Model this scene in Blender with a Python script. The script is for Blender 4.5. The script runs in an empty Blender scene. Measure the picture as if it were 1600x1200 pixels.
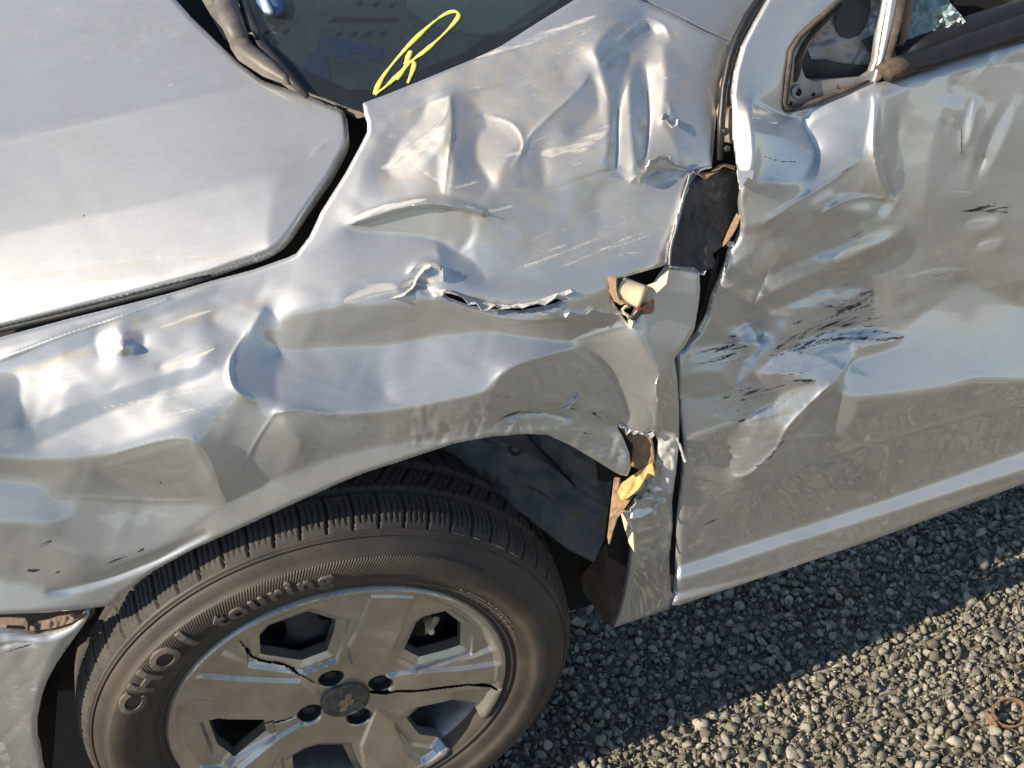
import bpy, bmesh, math, random
import numpy as np
from mathutils import Vector, Matrix
R = math.radians
random.seed(7); rng = np.random.default_rng(7)
scene = bpy.context.scene
col = scene.collection
# ------------------------------------------------------------------ camera
CAM = np.array([0.0799, -0.7687, 1.4083]); YAW, PITCH, ROLL, FOC = 0.2199, 0.7078, -0.1212, 1658.5
_d = np.array([math.sin(YAW)*math.cos(PITCH), math.cos(YAW)*math.cos(PITCH), -math.sin(PITCH)])
_r = np.cross(_d, [0, 0, 1]); _r /= np.linalg.norm(_r); _u = np.cross(_r, _d)
CD = _d; CR = _r*math.cos(ROLL)+_u*math.sin(ROLL); CU = -_r*math.sin(ROLL)+_u*math.cos(ROLL)
cd = bpy.data.cameras.new('camera'); cam = bpy.data.objects.new('camera', cd); col.objects.link(cam)
cd.sensor_width = 36; cd.lens = FOC/1600*36; cd.clip_start = .02; cd.clip_end = 500
cam.matrix_world = Matrix(((CR[0], CU[0], -CD[0], CAM[0]), (CR[1], CU[1], -CD[1], CAM[1]), (CR[2], CU[2], -CD[2], CAM[2]), (0, 0, 0, 1)))
scene.camera = cam
# ------------------------------------------------------------------ light
SUN_EL, SUN_AZ = R(33), R(5.0)            # light comes along the car from its front, a touch from the near side
SUN = np.array([-math.cos(SUN_EL)*math.cos(SUN_AZ), -math.cos(SUN_EL)*math.sin(SUN_AZ), math.sin(SUN_EL)])
world = bpy.data.worlds.new('World'); scene.world = world; world.use_nodes = True
wn = world.node_tree.nodes; wl = world.node_tree.links
sky = wn.new('ShaderNodeTexSky'); sky.sky_type = 'NISHITA'; sky.sun_disc = False
sky.sun_elevation = SUN_EL; sky.sun_rotation = math.atan2(SUN[0], SUN[1]); sky.air_density = 1.0; sky.dust_density = 0.25; sky.ozone_density = 1.2
wl.new(sky.outputs[0], wn['Background'].inputs[0]); wn['Background'].inputs[1].default_value = 0.092
sl = bpy.data.lights.new('sun', 'SUN'); sl.energy = 5.0; sl.angle = R(.5); sl.color = (1, .87, .68)
so = bpy.data.objects.new('sun', sl); col.objects.link(so)
so.rotation_euler = Vector(SUN).to_track_quat('Z', 'Y').to_euler()
scene.view_settings.view_transform = 'Standard'; scene.view_settings.look = 'None'
scene.view_settings.exposure = 0.52; scene.view_settings.gamma = 1
scene.cycles.max_bounces = 8

# ------------------------------------------------------------------ materials
MATS = {}
def nd(nt, t, **kw):
    n = nt.nodes.new(t)
    for k, v in kw.items():
        if k in n.inputs: n.inputs[k].default_value = v
        else: setattr(n, k, v)
    return n
def mat(name, color=(.5, .5, .5), rough=.5, metal=0., noise=0., nscale=40., bump=0., bscale=200., coat=0., spec=.5, color2=None, detail=4., trans=0.):
    """plain procedural material: colour varied by noise, relief by noise"""
    m = bpy.data.materials.new(name); m.use_nodes = True; nt = m.node_tree; b = nt.nodes['Principled BSDF']
    b.inputs['Roughness'].default_value = rough; b.inputs['Metallic'].default_value = metal
    b.inputs['Coat Weight'].default_value = coat; b.inputs['Coat Roughness'].default_value = .05
    b.inputs['Specular IOR Level'].default_value = spec; b.inputs['Transmission Weight'].default_value = trans
    tc = nd(nt, 'ShaderNodeTexCoord')
    n = nd(nt, 'ShaderNodeTexNoise'); n.inputs['Scale'].default_value = nscale; n.inputs['Detail'].default_value = detail; n.inputs['Roughness'].default_value = .65
    nt.links.new(tc.outputs['Object'], n.inputs['Vector'])
    mx = nd(nt, 'ShaderNodeMix', data_type='RGBA'); c2 = color2 or tuple(c*(1-noise) for c in color)
    mx.inputs[6].default_value = (*color, 1); mx.inputs[7].default_value = (*c2, 1)
    rp = nd(nt, 'ShaderNodeMapRange'); rp.inputs[1].default_value = .35; rp.inputs[2].default_value = .68
    nt.links.new(n.outputs['Fac'], rp.inputs[0]); nt.links.new(rp.outputs[0], mx.inputs[0]); nt.links.new(mx.outputs[2], b.inputs['Base Color'])
    if bump:
        n2 = nd(nt, 'ShaderNodeTexNoise'); n2.inputs['Scale'].default_value = bscale; n2.inputs['Detail'].default_value = 3
        nt.links.new(tc.outputs['Object'], n2.inputs['Vector'])
        bp = nd(nt, 'ShaderNodeBump'); bp.inputs['Strength'].default_value = bump; bp.inputs['Distance'].default_value = .002
        nt.links.new(n2.outputs['Fac'], bp.inputs['Height']); nt.links.new(bp.outputs[0], b.inputs['Normal'])
    MATS[name] = m; return m

def paint_material(name, base=(.585, .595, .61)):
    """silver metallic paint under clear coat, with scuffs read from the mesh's wear attribute
       (red: black rubber scuff, green: pale scrape, blue: tan dust)"""
    m = bpy.data.materials.new(name); m.use_nodes = True; nt = m.node_tree; b = nt.nodes['Principled BSDF']; L = nt.links.new
    tc = nd(nt, 'ShaderNodeTexCoord')
    at = nd(nt, 'ShaderNodeAttribute', attribute_name='wear'); sp = nd(nt, 'ShaderNodeSeparateColor'); L(at.outputs['Color'], sp.inputs[0])
    # streaky noise along the car (scrapes run front to rear)
    mp = nd(nt, 'ShaderNodeMapping'); mp.inputs['Scale'].default_value = (22, 160, 260); mp.inputs['Rotation'].default_value = (0, R(-9), 0); L(tc.outputs['Object'], mp.inputs[0])
    st = nd(nt, 'ShaderNodeTexNoise'); st.inputs['Scale'].default_value = 1.0; st.inputs['Detail'].default_value = 5; st.inputs['Roughness'].default_value = .7; L(mp.outputs[0], st.inputs['Vector'])
    bl = nd(nt, 'ShaderNodeTexNoise'); bl.inputs['Scale'].default_value = 60; bl.inputs['Detail'].default_value = 6; bl.inputs['Roughness'].default_value = .7; L(tc.outputs['Object'], bl.inputs['Vector'])
    def mask(src, nz, lo, gain):
        # wear amount compared with noise: strong wear fills in, weak wear breaks up
        a = nd(nt, 'ShaderNodeMath', operation='ADD'); L(src, a.inputs[0]); L(nz, a.inputs[1])
        r = nd(nt, 'ShaderNodeMapRange'); r.inputs[1].default_value = lo; r.inputs[2].default_value = lo+gain; L(a.outputs[0], r.inputs[0])
        k = nd(nt, 'ShaderNodeMath', operation='MULTIPLY'); L(r.outputs[0], k.inputs[0])
        g = nd(nt, 'ShaderNodeMath', operation='GREATER_THAN'); g.inputs[1].default_value = .02; L(src, g.inputs[0]); L(g.outputs[0], k.inputs[1])
        return k.outputs[0]
    mk = mask(sp.outputs[0], st.outputs['Fac'], .88, .14)
    mw = mask(sp.outputs[1], st.outputs['Fac'], .84, .22)
    md = mask(sp.outputs[2], bl.outputs['Fac'], .72, .5)
    # faint overall dust and tone variation of the paint
    tn = nd(nt, 'ShaderNodeTexNoise'); tn.inputs['Scale'].default_value = 9; tn.inputs['Detail'].default_value = 7; tn.inputs['Roughness'].default_value = .62; L(tc.outputs['Object'], tn.inputs['Vector'])
    tr = nd(nt, 'ShaderNodeMapRange'); tr.inputs[1].default_value = .35; tr.inputs[2].default_value = .7; tr.inputs[4].default_value = .32; L(tn.outputs['Fac'], tr.inputs[0])
    tn.inputs['Distortion'].default_value = .6
    cur = nd(nt, 'ShaderNodeMix', data_type='RGBA'); cur.inputs[6].default_value = (*base, 1); cur.inputs[7].default_value = (.46, .44, .40, 1); L(tr.outputs[0], cur.inputs[0])
    gr_ = nd(nt, 'ShaderNodeTexNoise'); gr_.inputs['Scale'].default_value = 520; gr_.inputs['Detail'].default_value = 2; L(tc.outputs['Object'], gr_.inputs['Vector'])
    gm = nd(nt, 'ShaderNodeMapRange'); gm.inputs[1].default_value = .3; gm.inputs[2].default_value = .7; gm.inputs[3].default_value = .955; gm.inputs[4].default_value = 1.04; L(gr_.outputs['Fac'], gm.inputs[0])
    sm = nd(nt, 'ShaderNodeMapRange'); sm.inputs[1].default_value = .35; sm.inputs[2].default_value = .7; sm.inputs[3].default_value = 1.03; sm.inputs[4].default_value = .955; L(st.outputs['Fac'], sm.inputs[0])
    mm_ = nd(nt, 'ShaderNodeMath', operation='MULTIPLY'); L(gm.outputs[0], mm_.inputs[0]); L(sm.outputs[0], mm_.inputs[1])
    gx = nd(nt, 'ShaderNodeMix', data_type='RGBA', blend_type='MULTIPLY'); gx.inputs[0].default_value = 1; L(cur.outputs[2], gx.inputs[6]); L(mm_.outputs[0], gx.inputs[7])
    out = gx.outputs[2]
    for k, c in ((md, (.42, .35, .25, 1)), (mw, (.62, .60, .56, 1)), (mk, (.018, .02, .026, 1))):
        x = nd(nt, 'ShaderNodeMix', data_type='RGBA'); L(k, x.inputs[0]); L(out, x.inputs[6]); x.inputs[7].default_value = c; out = x.outputs[2]
    L(out, b.inputs['Base Color'])
    s1 = nd(nt, 'ShaderNodeMath', operation='ADD'); L(mw, s1.inputs[0]); L(mk, s1.inputs[1])
    s2 = nd(nt, 'ShaderNodeMath', operation='MULTIPLY_ADD', use_clamp=True); L(md, s2.inputs[0]); s2.inputs[1].default_value = .7; L(s1.outputs[0], s2.inputs[2])
    def fade(a, z, sock):
        r = nd(nt, 'ShaderNodeMapRange'); r.inputs[3].default_value = a; r.inputs[4].default_value = z; L(s2.outputs[0], r.inputs[0]); L(r.outputs[0], sock)
    fade(.70, .08, b.inputs['Metallic']); fade(.46, .6, b.inputs['Roughness']); fade(.9, .08, b.inputs['Coat Weight']); b.inputs['Coat IOR'].default_value = 1.95
    # film of dust: clear coat slightly hazed in patches
    cr = nd(nt, 'ShaderNodeMapRange'); cr.inputs[1].default_value = .4; cr.inputs[2].default_value = .75; cr.inputs[3].default_value = .02; cr.inputs[4].default_value = .10; L(bl.outputs['Fac'], cr.inputs[0]); L(cr.outputs[0], b.inputs['Coat Roughness'])
    # metallic flake sparkle and orange peel
    fl = nd(nt, 'ShaderNodeTexNoise'); fl.inputs['Scale'].default_value = 900; fl.inputs['Detail'].default_value = 1; L(tc.outputs['Object'], fl.inputs['Vector'])
    b1 = nd(nt, 'ShaderNodeBump'); b1.inputs['Strength'].default_value = .035; b1.inputs['Distance'].default_value = .0006; L(fl.outputs['Fac'], b1.inputs['Height'])
    L(b1.outputs[0], b.inputs['Normal'])
    op = nd(nt, 'ShaderNodeTexNoise'); op.inputs['Scale'].default_value = 120; op.inputs['Detail'].default_value = 3; L(tc.outputs['Object'], op.inputs['Vector'])
    b2 = nd(nt, 'ShaderNodeBump'); b2.inputs['Strength'].default_value = .02; b2.inputs['Distance'].default_value = .002; L(op.outputs['Fac'], b2.inputs['Height'])
    sc_ = nd(nt, 'ShaderNodeBump'); sc_.inputs['Distance'].default_value = .0015; sc_.inputs['Strength'].default_value = .5
    hm = nd(nt, 'ShaderNodeMath', operation='MULTIPLY'); L(s2.outputs[0], hm.inputs[0]); L(st.outputs['Fac'], hm.inputs[1]); L(hm.outputs[0], sc_.inputs['Height']); L(b2.outputs[0], sc_.inputs['Normal'])
    L(sc_.outputs[0], b.inputs['Coat Normal'])
    MATS[name] = m; return m
paint_material('silver_paint')
mat('primer_flake', (.58, .58, .56), .55, noise=.35, nscale=90, bump=.3, bscale=400)
mat('black_plastic', (.022, .023, .027), .5, noise=.4, nscale=30, color2=(.06, .058, .055), bump=.15, bscale=300)
mat('liner_plastic', (.03, .033, .042), .38, nscale=14, color2=(.085, .078, .07), bump=.2, bscale=160)
mat('dark_inner', (.018, .017, .017), .8, noise=.5, nscale=25)
mat('rubber', (.075, .060, .047), .62, nscale=12, color2=(.032, .028, .025), bump=.12, bscale=500)
mat('tread_rubber', (.07, .062, .053), .75, nscale=30, color2=(.035, .033, .031), bump=.2, bscale=600)
mat('letter_rubber', (.12, .10, .082), .6, nscale=60, color2=(.16, .135, .11))
mat('hubcap_paint', (.64, .61, .555), .33, .8, nscale=22, color2=(.47, .43, .37), coat=.3, bump=.05, bscale=90, detail=9)
mat('steel_dark', (.06, .062, .068), .5, .5, nscale=30, color2=(.035, .03, .028))
mat('brake_steel', (.30, .31, .33), .45, .6, nscale=25, color2=(.16, .15, .14))
mat('mud_plastic', (.20, .13, .095), .7, nscale=30, color2=(.11, .075, .058), bump=.3, bscale=200)
mat('brown_gasket', (.13, .092, .066), .8, nscale=60, color2=(.04, .034, .03), bump=.35, bscale=350)
mat('seal_rubber', (.018, .019, .023), .42, noise=.3, nscale=30, bump=.1, bscale=200)
mat('hinge_metal', (.36, .28, .21), .55, .2, nscale=40, color2=(.20, .14, .10))
mat('cream_plastic', (.78, .66, .44), .5, nscale=50, color2=(.62, .52, .36))
mat('amber_lens', (.32, .06, .02), .25, nscale=80, color2=(.22, .045, .02), coat=.6)
mat('yellow_foam', (.74, .47, .17), .7, nscale=50, color2=(.50, .31, .12), bump=.4, bscale=250)
mat('tan_filler', (.42, .27, .15), .75, nscale=40, color2=(.22, .14, .09), bump=.4, bscale=250)
mat('rusty_steel', (.22, .10, .05), .8, .1, nscale=120, color2=(.30, .20, .13), bump=.4, bscale=600)
mat('dash_plastic', (.30, .27, .225), .6, nscale=45, color2=(.17, .16, .15), bump=.1, bscale=400)
mat('reflection_and_nozzle_blue', (.10, .19, .40), .6, nscale=40, color2=(.06, .11, .24))  # blue of the sky reflection sheet on the dashboard, and of the washer nozzle
mat('wiper_grey', (.17, .15, .135), .5, nscale=40, color2=(.09, .08, .072))
mat('yellow_marker', (.78, .74, .13), .55, nscale=60, color2=(.80, .74, .16))
mat('sticker_pale', (.16, .24, .32), .5, nscale=90, color2=(.10, .16, .23))
mat('teal_glass_crumb', (.20, .30, .30), .35, nscale=90, color2=(.35, .42, .40), bump=.5, bscale=250)
mat('sunlit_dash_green', (.42, .47, .37), .7, nscale=60, color2=(.33, .37, .30))  # sunlit tone of the dashboard, painted as a colour
mat('frit_black', (.012, .012, .014), .4, noise=.3)
mat('headliner', (.62, .58, .47), .8, noise=.1)
mat('inner_silver', (.42, .43, .44), .42, .55, nscale=25, color2=(.30, .27, .24))
mat('white_plastic', (.7, .72, .74), .4, noise=.1)
def glass_material():
    m = bpy.data.materials.new('windscreen_glass'); m.use_nodes = True; nt = m.node_tree; L = nt.links.new
    nt.nodes.remove(nt.nodes['Principled BSDF']); o = nt.nodes['Material Output']
    t = nd(nt, 'ShaderNodeBsdfTransparent'); t.inputs[0].default_value = (.90, .96, .92, 1)
    g = nd(nt, 'ShaderNodeBsdfGlossy'); g.inputs['Roughness'].default_value = .02; g.inputs[0].default_value = (1, 1, 1, 1)
    df = nd(nt, 'ShaderNodeBsdfDiffuse'); df.inputs[0].default_value = (.30, .34, .36, 1)
    f = nd(nt, 'ShaderNodeFresnel'); f.inputs[0].default_value = 1.5
    m1 = nd(nt, 'ShaderNodeMixShader'); L(f.outputs[0], m1.inputs[0]); L(t.outputs[0], m1.inputs[1]); L(g.outputs[0], m1.inputs[2])
    tc = nd(nt, 'ShaderNodeTexCoord'); n = nd(nt, 'ShaderNodeTexNoise'); n.inputs['Scale'].default_value = 140; n.inputs['Detail'].default_value = 8; n.inputs['Roughness'].default_value = .8; L(tc.outputs['Object'], n.inputs['Vector'])
    r = nd(nt, 'ShaderNodeMapRange'); r.inputs[1].default_value = .56; r.inputs[2].default_value = .9; r.inputs[3].default_value = .05; r.inputs[4].default_value = .24; L(n.outputs['Fac'], r.inputs[0])
    m2 = nd(nt, 'ShaderNodeMixShader'); L(r.outputs[0], m2.inputs[0]); L(m1.outputs[0], m2.inputs[1]); L(df.outputs[0], m2.inputs[2]); L(m2.outputs[0], o.inputs[0])
    MATS['windscreen_glass'] = m
glass_material()

# ------------------------------------------------------------------ projection helpers (used to find where things stand)
def rays(px):
    px = np.atleast_2d(np.asarray(px, float))
    return CD + CR*((px[:, 0:1]-800)/FOC) - CU*((px[:, 1:2]-600)/FOC)
def on_y(px, y):
    D = rays(px); t = (np.asarray(y)-CAM[1])/D[:, 1]; return CAM + D*t[:, None]
def on_z(px, z):
    D = rays(px); t = (np.asarray(z)-CAM[2])/D[:, 2]; return CAM + D*t[:, None]
def to_px(P):
    Q = np.atleast_2d(P)-CAM; z = Q@CD; return np.stack([800+FOC*(Q@CR)/z, 600-FOC*(Q@CU)/z], -1)
ZO = {1: (0, 0), 2: (500, 0), 3: (1000, 0), 4: (0, 380), 5: (500, 380), 6: (1000, 380), 7: (0, 750), 8: (500, 750), 9: (1000, 750)}
def Z(k, *pts):           # enlargement coordinates -> photo coordinates
    ox, oy = ZO[k]; return [(ox+x/2.6667, oy+y/2.6667) for x, y in pts]
def Zs(ox, oy, s, *pts): return [(ox+x/s, oy+y/s) for x, y in pts]

# ------------------------------------------------------------------ curves and masks on the unrolled sheet
def smooth_loop(p, n=6, closed=True):
    p = np.asarray(p, float); N = len(p); out = []
    for i in range(N if closed else N-1):
        if closed: a, b, c, d = p[(i-1) % N], p[i], p[(i+1) % N], p[(i+2) % N]
        else: a, b, c, d = p[max(i-1, 0)], p[i], p[i+1], p[min(i+2, N-1)]
        for k in range(n):
            t = k/n
            out.append(.5*((2*b)+(c-a)*t+(2*a-5*b+4*c-d)*t*t+(3*b-a-3*c+d)*t**3))
    if not closed: out.append(p[-1])
    return np.array(out)
def inside(poly, X, Y):
    poly = np.asarray(poly, float); res = np.zeros(X.shape, bool); n = len(poly)
    for i in range(n):
        x1, y1 = poly[i]; x2, y2 = poly[(i+1) % n]
        if y1 == y2: continue
        c = ((y1 > Y) != (y2 > Y)) & (X < (x2-x1)*(Y-y1)/(y2-y1)+x1); res ^= c
    return res
def seg_dist(poly, X, Y, closed=True):
    """distance to polyline, plus nearest point and parameter along it"""
    poly = np.asarray(poly, float); n = len(poly); best = np.full(X.shape, 1e9); bx = np.zeros(X.shape); by = np.zeros(X.shape); bt = np.zeros(X.shape)
    m = n if closed else n-1
    for i in range(m):
        x1, y1 = poly[i]; x2, y2 = poly[(i+1) % n]; dx, dy = x2-x1, y2-y1; l2 = dx*dx+dy*dy+1e-12
        t = np.clip(((X-x1)*dx+(Y-y1)*dy)/l2, 0, 1); qx = x1+t*dx; qy = y1+t*dy; d = np.hypot(X-qx, Y-qy)
        k = d < best; best = np.where(k, d, best); bx = np.where(k, qx, bx); by = np.where(k, qy, by); bt = np.where(k, (i+t)/m, bt)
    return best, bx, by, bt
def sstep(x): x = np.clip(x, 0, 1); return x*x*(3-2*x)

# ------------------------------------------------------------------ object helpers
def link(name, me, material=None, parent=None, label=None):
    o = bpy.data.objects.new(name, me); col.objects.link(o)
    if material: me.materials.append(MATS[material])
    if parent: o.parent = parent
    if label: o['label'] = label
    return o
def make_mesh(name, V, F, smooth=True):
    me = bpy.data.meshes.new(name); V = np.asarray(V, float)
    me.from_pydata([tuple(v) for v in V], [], [tuple(int(i) for i in f) for f in F]); me.update()
    if smooth: me.shade_smooth()
    return me
def empty(name, loc=(0, 0, 0), parent=None):
    o = bpy.data.objects.new(name, None); col.objects.link(o); o.location = loc; o.empty_display_size = .05
    if parent: o.parent = parent
    return o

class Sheet:
    """a body panel: depth field over a regular grid, bent by prescribing how its facets lean"""
    def __init__(s, x0, y0, x1, y1, base, step=2.5):
        s.x0, s.y0, s.st = x0, y0, step; s.nx = int((x1-x0)/step)+1; s.ny = int((y1-y0)/step)+1
        s.U, s.V = np.meshgrid(x0+np.arange(s.nx)*step, y0+np.arange(s.ny)*step)
        k = 4; cx = np.arange(0, s.nx+k, k); cy = np.arange(0, s.ny+k, k)
        CU_, CV_ = np.meshgrid(x0+cx*step, y0+cy*step)
        t = base(np.stack([CU_.ravel(), CV_.ravel()], -1)).reshape(CU_.shape)
        Lc = np.log(t)
        # cubic-ish upsample by separable interpolation, then smooth
        Lx = np.stack([np.interp(np.arange(s.nx), cx, row) for row in Lc]); s.L0 = np.stack([np.interp(np.arange(s.ny), cy, Lx[:, j]) for j in range(s.nx)], 1)
        for _ in range(10):
            P = np.pad(s.L0, 1, mode='reflect', reflect_type='odd'); s.L0 = (P[:-2, 1:-1]+P[2:, 1:-1]+P[1:-1, :-2]+P[1:-1, 2:]+2*s.L0)/6
        s.g0u = np.gradient(s.L0, step, axis=1); s.g0v = np.gradient(s.L0, step, axis=0)
        s.gu = s.g0u.copy(); s.gv = s.g0v.copy(); s.dL = np.zeros_like(s.L0); s.wear = np.zeros(s.L0.shape+(3,))
        s.D = CD + CR*((s.U[..., None]-800)/FOC) - CU*((s.V[..., None]-600)/FOC)
    def box(s, poly, m):
        poly = np.asarray(poly); a = max(int((poly[:, 0].min()-m-s.x0)/s.st), 0); b = min(int((poly[:, 0].max()+m-s.x0)/s.st)+2, s.nx)
        c = max(int((poly[:, 1].min()-m-s.y0)/s.st), 0); d = min(int((poly[:, 1].max()+m-s.y0)/s.st)+2, s.ny)
        return slice(c, d), slice(a, b)
    def mask(s, poly, feather):
        sl_ = s.box(poly, feather+2); X, Y = s.U[sl_], s.V[sl_]
        if X.size == 0: return sl_, np.zeros(X.shape)
        d = seg_dist(poly, X, Y)[0]; ins = inside(poly, X, Y); sd = np.where(ins, d, -d)
        return sl_, sstep(sd/max(feather, .5)*.5+.5)
    def lean(s, poly, el, az, feather=14, k=1., smooth=True):
        """facets inside poly face up by el degrees and to the car's front by az degrees"""
        if smooth: poly = smooth_loop(poly, 5)
        sl_, m = s.mask(poly, feather*.62); m = m*k
        e, a = R(el), R(az); n = np.array([-math.sin(a)*math.cos(e), -math.cos(a)*math.cos(e), math.sin(e)])
        nd_ = np.minimum(s.D[sl_]@n, -.16)
        s.gu[sl_] = s.gu[sl_]*(1-m) + m*(-(n@CR)/FOC/nd_); s.gv[sl_] = s.gv[sl_]*(1-m) + m*((n@CU)/FOC/nd_)
    def solve(s, ell=130.):
        hu, hv = s.gu-s.g0u, s.gv-s.g0v; ny, nx = hu.shape
        # forward-difference divergence with mirrored borders
        au = .5*(hu[:, 1:]+hu[:, :-1]); av = .5*(hv[1:]+hv[:-1]); dv = np.zeros_like(hu)
        dv[:, :-1] += au; dv[:, 1:] -= au; dv[:-1] += av; dv[1:] -= av; dv /= s.st
        M = np.block([[dv, dv[:, ::-1]], [dv[::-1], dv[::-1, ::-1]]]); Fq = np.fft.rfft2(M)
        ky = 2-2*np.cos(2*np.pi*np.fft.fftfreq(2*ny)); kx = 2-2*np.cos(2*np.pi*np.fft.rfftfreq(2*nx))
        Fq = -Fq/((ky[:, None]+kx[None])/s.st**2+1/ell**2)
        s.dL = np.fft.irfft2(Fq, M.shape)[:ny, :nx]; s.L = s.L0+s.dL
        return s
    def ridge(s, line, width, mm, skew=0., smooth=True, taper=True):
        """raise (mm>0, towards the outside) or press a rounded line"""
        if smooth and len(line) > 2: line = smooth_loop(line, 5, False)
        sl_ = s.box(line, width*3); X, Y = s.U[sl_], s.V[sl_]; d, _, _, t = seg_dist(line, X, Y, False)
        h = np.exp(-(d/width)**2) if width > 4.5 else np.exp(-1.1*d/width)      # narrow lines are true creases
        if taper: h = h*np.sin(np.pi*np.clip(.06+t*.88, 0, 1))**.6
        s.L[sl_] -= h*mm*.001/np.exp(s.L[sl_])
    def step(s, line, width, mm, side, smooth=True):
        """a lip: material on one side of the line stands proud and falls back away from it over width"""
        if smooth and len(line) > 2: line = smooth_loop(line, 6, False)
        sl_ = s.box(line, width*1.2); X, Y = s.U[sl_], s.V[sl_]; d, qx, qy, t = seg_dist(line, X, Y, False)
        p = np.asarray(line); m = len(p)-1; i = np.clip((t*m).astype(int), 0, m-1); tx = p[i+1, 0]-p[i, 0]; ty = p[i+1, 1]-p[i, 1]
        sg = np.sign((X-qx)*ty-(Y-qy)*tx)*side
        h = np.where(sg > 0, np.clip(1-d/width, 0, 1)**2, np.clip(1-d/6, 0, 1))*np.sin(np.pi*np.clip(t, 0, 1))**.5
        s.L[sl_] -= h*mm*.001/np.exp(s.L[sl_])
    def rough(s, poly, feather, mm, scale, seed=0):
        """small crumples inside poly"""
        sl_, m = s.mask(poly, feather); X, Y = s.U[sl_], s.V[sl_]; rg = np.random.default_rng(seed); h = np.zeros(X.shape)
        for o in range(9):
            a = rg.uniform(0, 6.28); f = 6.28/scale*rg.uniform(.45, 1.5); ph = rg.uniform(0, 6.28); b = rg.uniform(0, 6.28); c = rg.uniform(0, 6.28)
            w = X*math.cos(a)+Y*math.sin(a)+scale*.35*np.sin((X*math.cos(b)+Y*math.sin(b))*f*.7+c)
            am = .5+.5*np.sin((X*math.cos(c)+Y*math.sin(c))*f*.37+b)
            h += np.sin(w*f+ph)*am*(6.28/scale/f)**1.3*.45
        s.L[sl_] -= m*h*mm*.001/np.exp(s.L[sl_])
    def crumple(s, poly, feather, mm, scale, seed=0):
        """sharp-edged buckles: cells whose borders are creases"""
        sl_, m = s.mask(poly, feather); X, Y = s.U[sl_], s.V[sl_]; rg = np.random.default_rng(seed)
        a = rg.uniform(.3, .8); Xr = (X*math.cos(a)+Y*math.sin(a)); Yr = (-X*math.sin(a)+Y*math.cos(a))*1.5
        Xr = Xr+scale*.25*np.sin(Yr/scale*1.7+seed); Yr = Yr+scale*.25*np.sin(Xr/scale*1.3)
        gx = np.arange(Xr.min()-scale, Xr.max()+2*scale, scale); gy = np.arange(Yr.min()-scale, Yr.max()+2*scale, scale); best = np.full(X.shape, -1e9)
        for cx in gx:
            for cy in gy:
                px_, py_ = cx+rg.uniform(-.45, .45)*scale, cy+rg.uniform(-.45, .45)*scale; h0 = rg.uniform(0, .6); tx, ty = rg.normal(0, .5, 2)
                best = np.maximum(best, h0-np.hypot(Xr-px_, Yr-py_)/scale+(tx*(Xr-px_)+ty*(Yr-py_))/scale*.35)
        s.L[sl_] -= m*best*mm*.001/np.exp(s.L[sl_])
    def mark(s, ch, line, width, amount, smooth=True, area=False, feather=4):
        """wear on the paint: a stroke or an area"""
        if area:
            sl_, m = s.mask(smooth_loop(line, 4) if smooth else line, feather); v = m*amount
        else:
            if smooth and len(line) > 2: line = smooth_loop(line, 4, False)
            sl_ = s.box(line, width*2+3); d, _, _, t = seg_dist(line, s.U[sl_], s.V[sl_], False)
            w = width*(.35+.65*np.sin(np.pi*np.clip(t*.9+.05, 0, 1))); v = sstep(1.4-d/w)*amount
        s.wear[sl_][..., ch] = np.maximum(s.wear[sl_][..., ch], v)
    def scratches(s, ch, c, ang, length, n, spread, width, amount, seed=0, bend=.12):
        """a bundle of roughly parallel scratches"""
        rg = np.random.default_rng(seed); a = math.radians(ang)
        for _ in range(n):
            o = rg.normal(0, spread, 2); l = length*rg.uniform(.3, 1.); b = a+rg.normal(0, .10); k = rg.normal(0, bend)*l
            d = np.array([math.cos(b), math.sin(b)]); q = np.array(c)+o; nn = np.array([-d[1], d[0]])
            s.mark(ch, [tuple(q-d*l/2), tuple(q+nn*k*.5), tuple(q+d*l/2)], width*rg.uniform(.6, 1.5), amount*rg.uniform(.7, 1.15))
    def at(s, px, arr=None):
        arr = s.L if arr is None else arr; px = np.atleast_2d(np.asarray(px, float))
        x = np.clip((px[:, 0]-s.x0)/s.st, 0, s.nx-1.001); y = np.clip((px[:, 1]-s.y0)/s.st, 0, s.ny-1.001)
        i = x.astype(int); j = y.astype(int); fx = x-i; fy = y-j
        if arr.ndim == 3: fx = fx[:, None]; fy = fy[:, None]
        return (arr[j, i]*(1-fx)+arr[j, i+1]*fx)*(1-fy)+(arr[j+1, i]*(1-fx)+arr[j+1, i+1]*fx)*fy
    def pos(s, px, out=0.):
        px = np.atleast_2d(px); return CAM + rays(px)*(np.exp(s.at(px))-out)[:, None]
    def build(s, name, outline, holes=(), material='silver_paint', parent=None, label=None, flange=.005, roll=0., rollw=7, jag=0., smooth=False):
        outline = smooth_loop(outline, 4) if smooth else np.asarray(outline, float)
        loops = [outline]+[np.asarray(h, float) for h in holes]
        if jag:
            new = []
            for lp in loops:
                q = []
                for i in range(len(lp)):
                    a, b = lp[i], lp[(i+1) % len(lp)]; n = max(int(np.hypot(*(b-a))/7), 1)
                    for k in range(n): q.append(a+(b-a)*k/n+rng.normal(0, jag, 2))
                new.append(np.array(q))
            loops = new
        ins = inside(loops[0], s.U, s.V)
        for h in loops[1:]: ins &= ~inside(h, s.U, s.V)
        if roll:
            dist = np.full(s.U.shape, 1e9)
            for lp in loops: dist = np.minimum(dist, seg_dist(lp, s.U, s.V)[0])
            Lr = s.L + np.where(ins, np.clip(1-dist/rollw, 0, 1)**2, 1)*roll/np.exp(s.L)
        else: Lr = s.L
        c = ins[:-1, :-1].astype(int)+ins[1:, :-1]+ins[:-1, 1:]+ins[1:, 1:]; jj, ii = np.nonzero(c > 0)
        used = np.zeros(s.U.shape, bool)
        for a, b in ((0, 0), (0, 1), (1, 0), (1, 1)): used[jj+a, ii+b] = True
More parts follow.
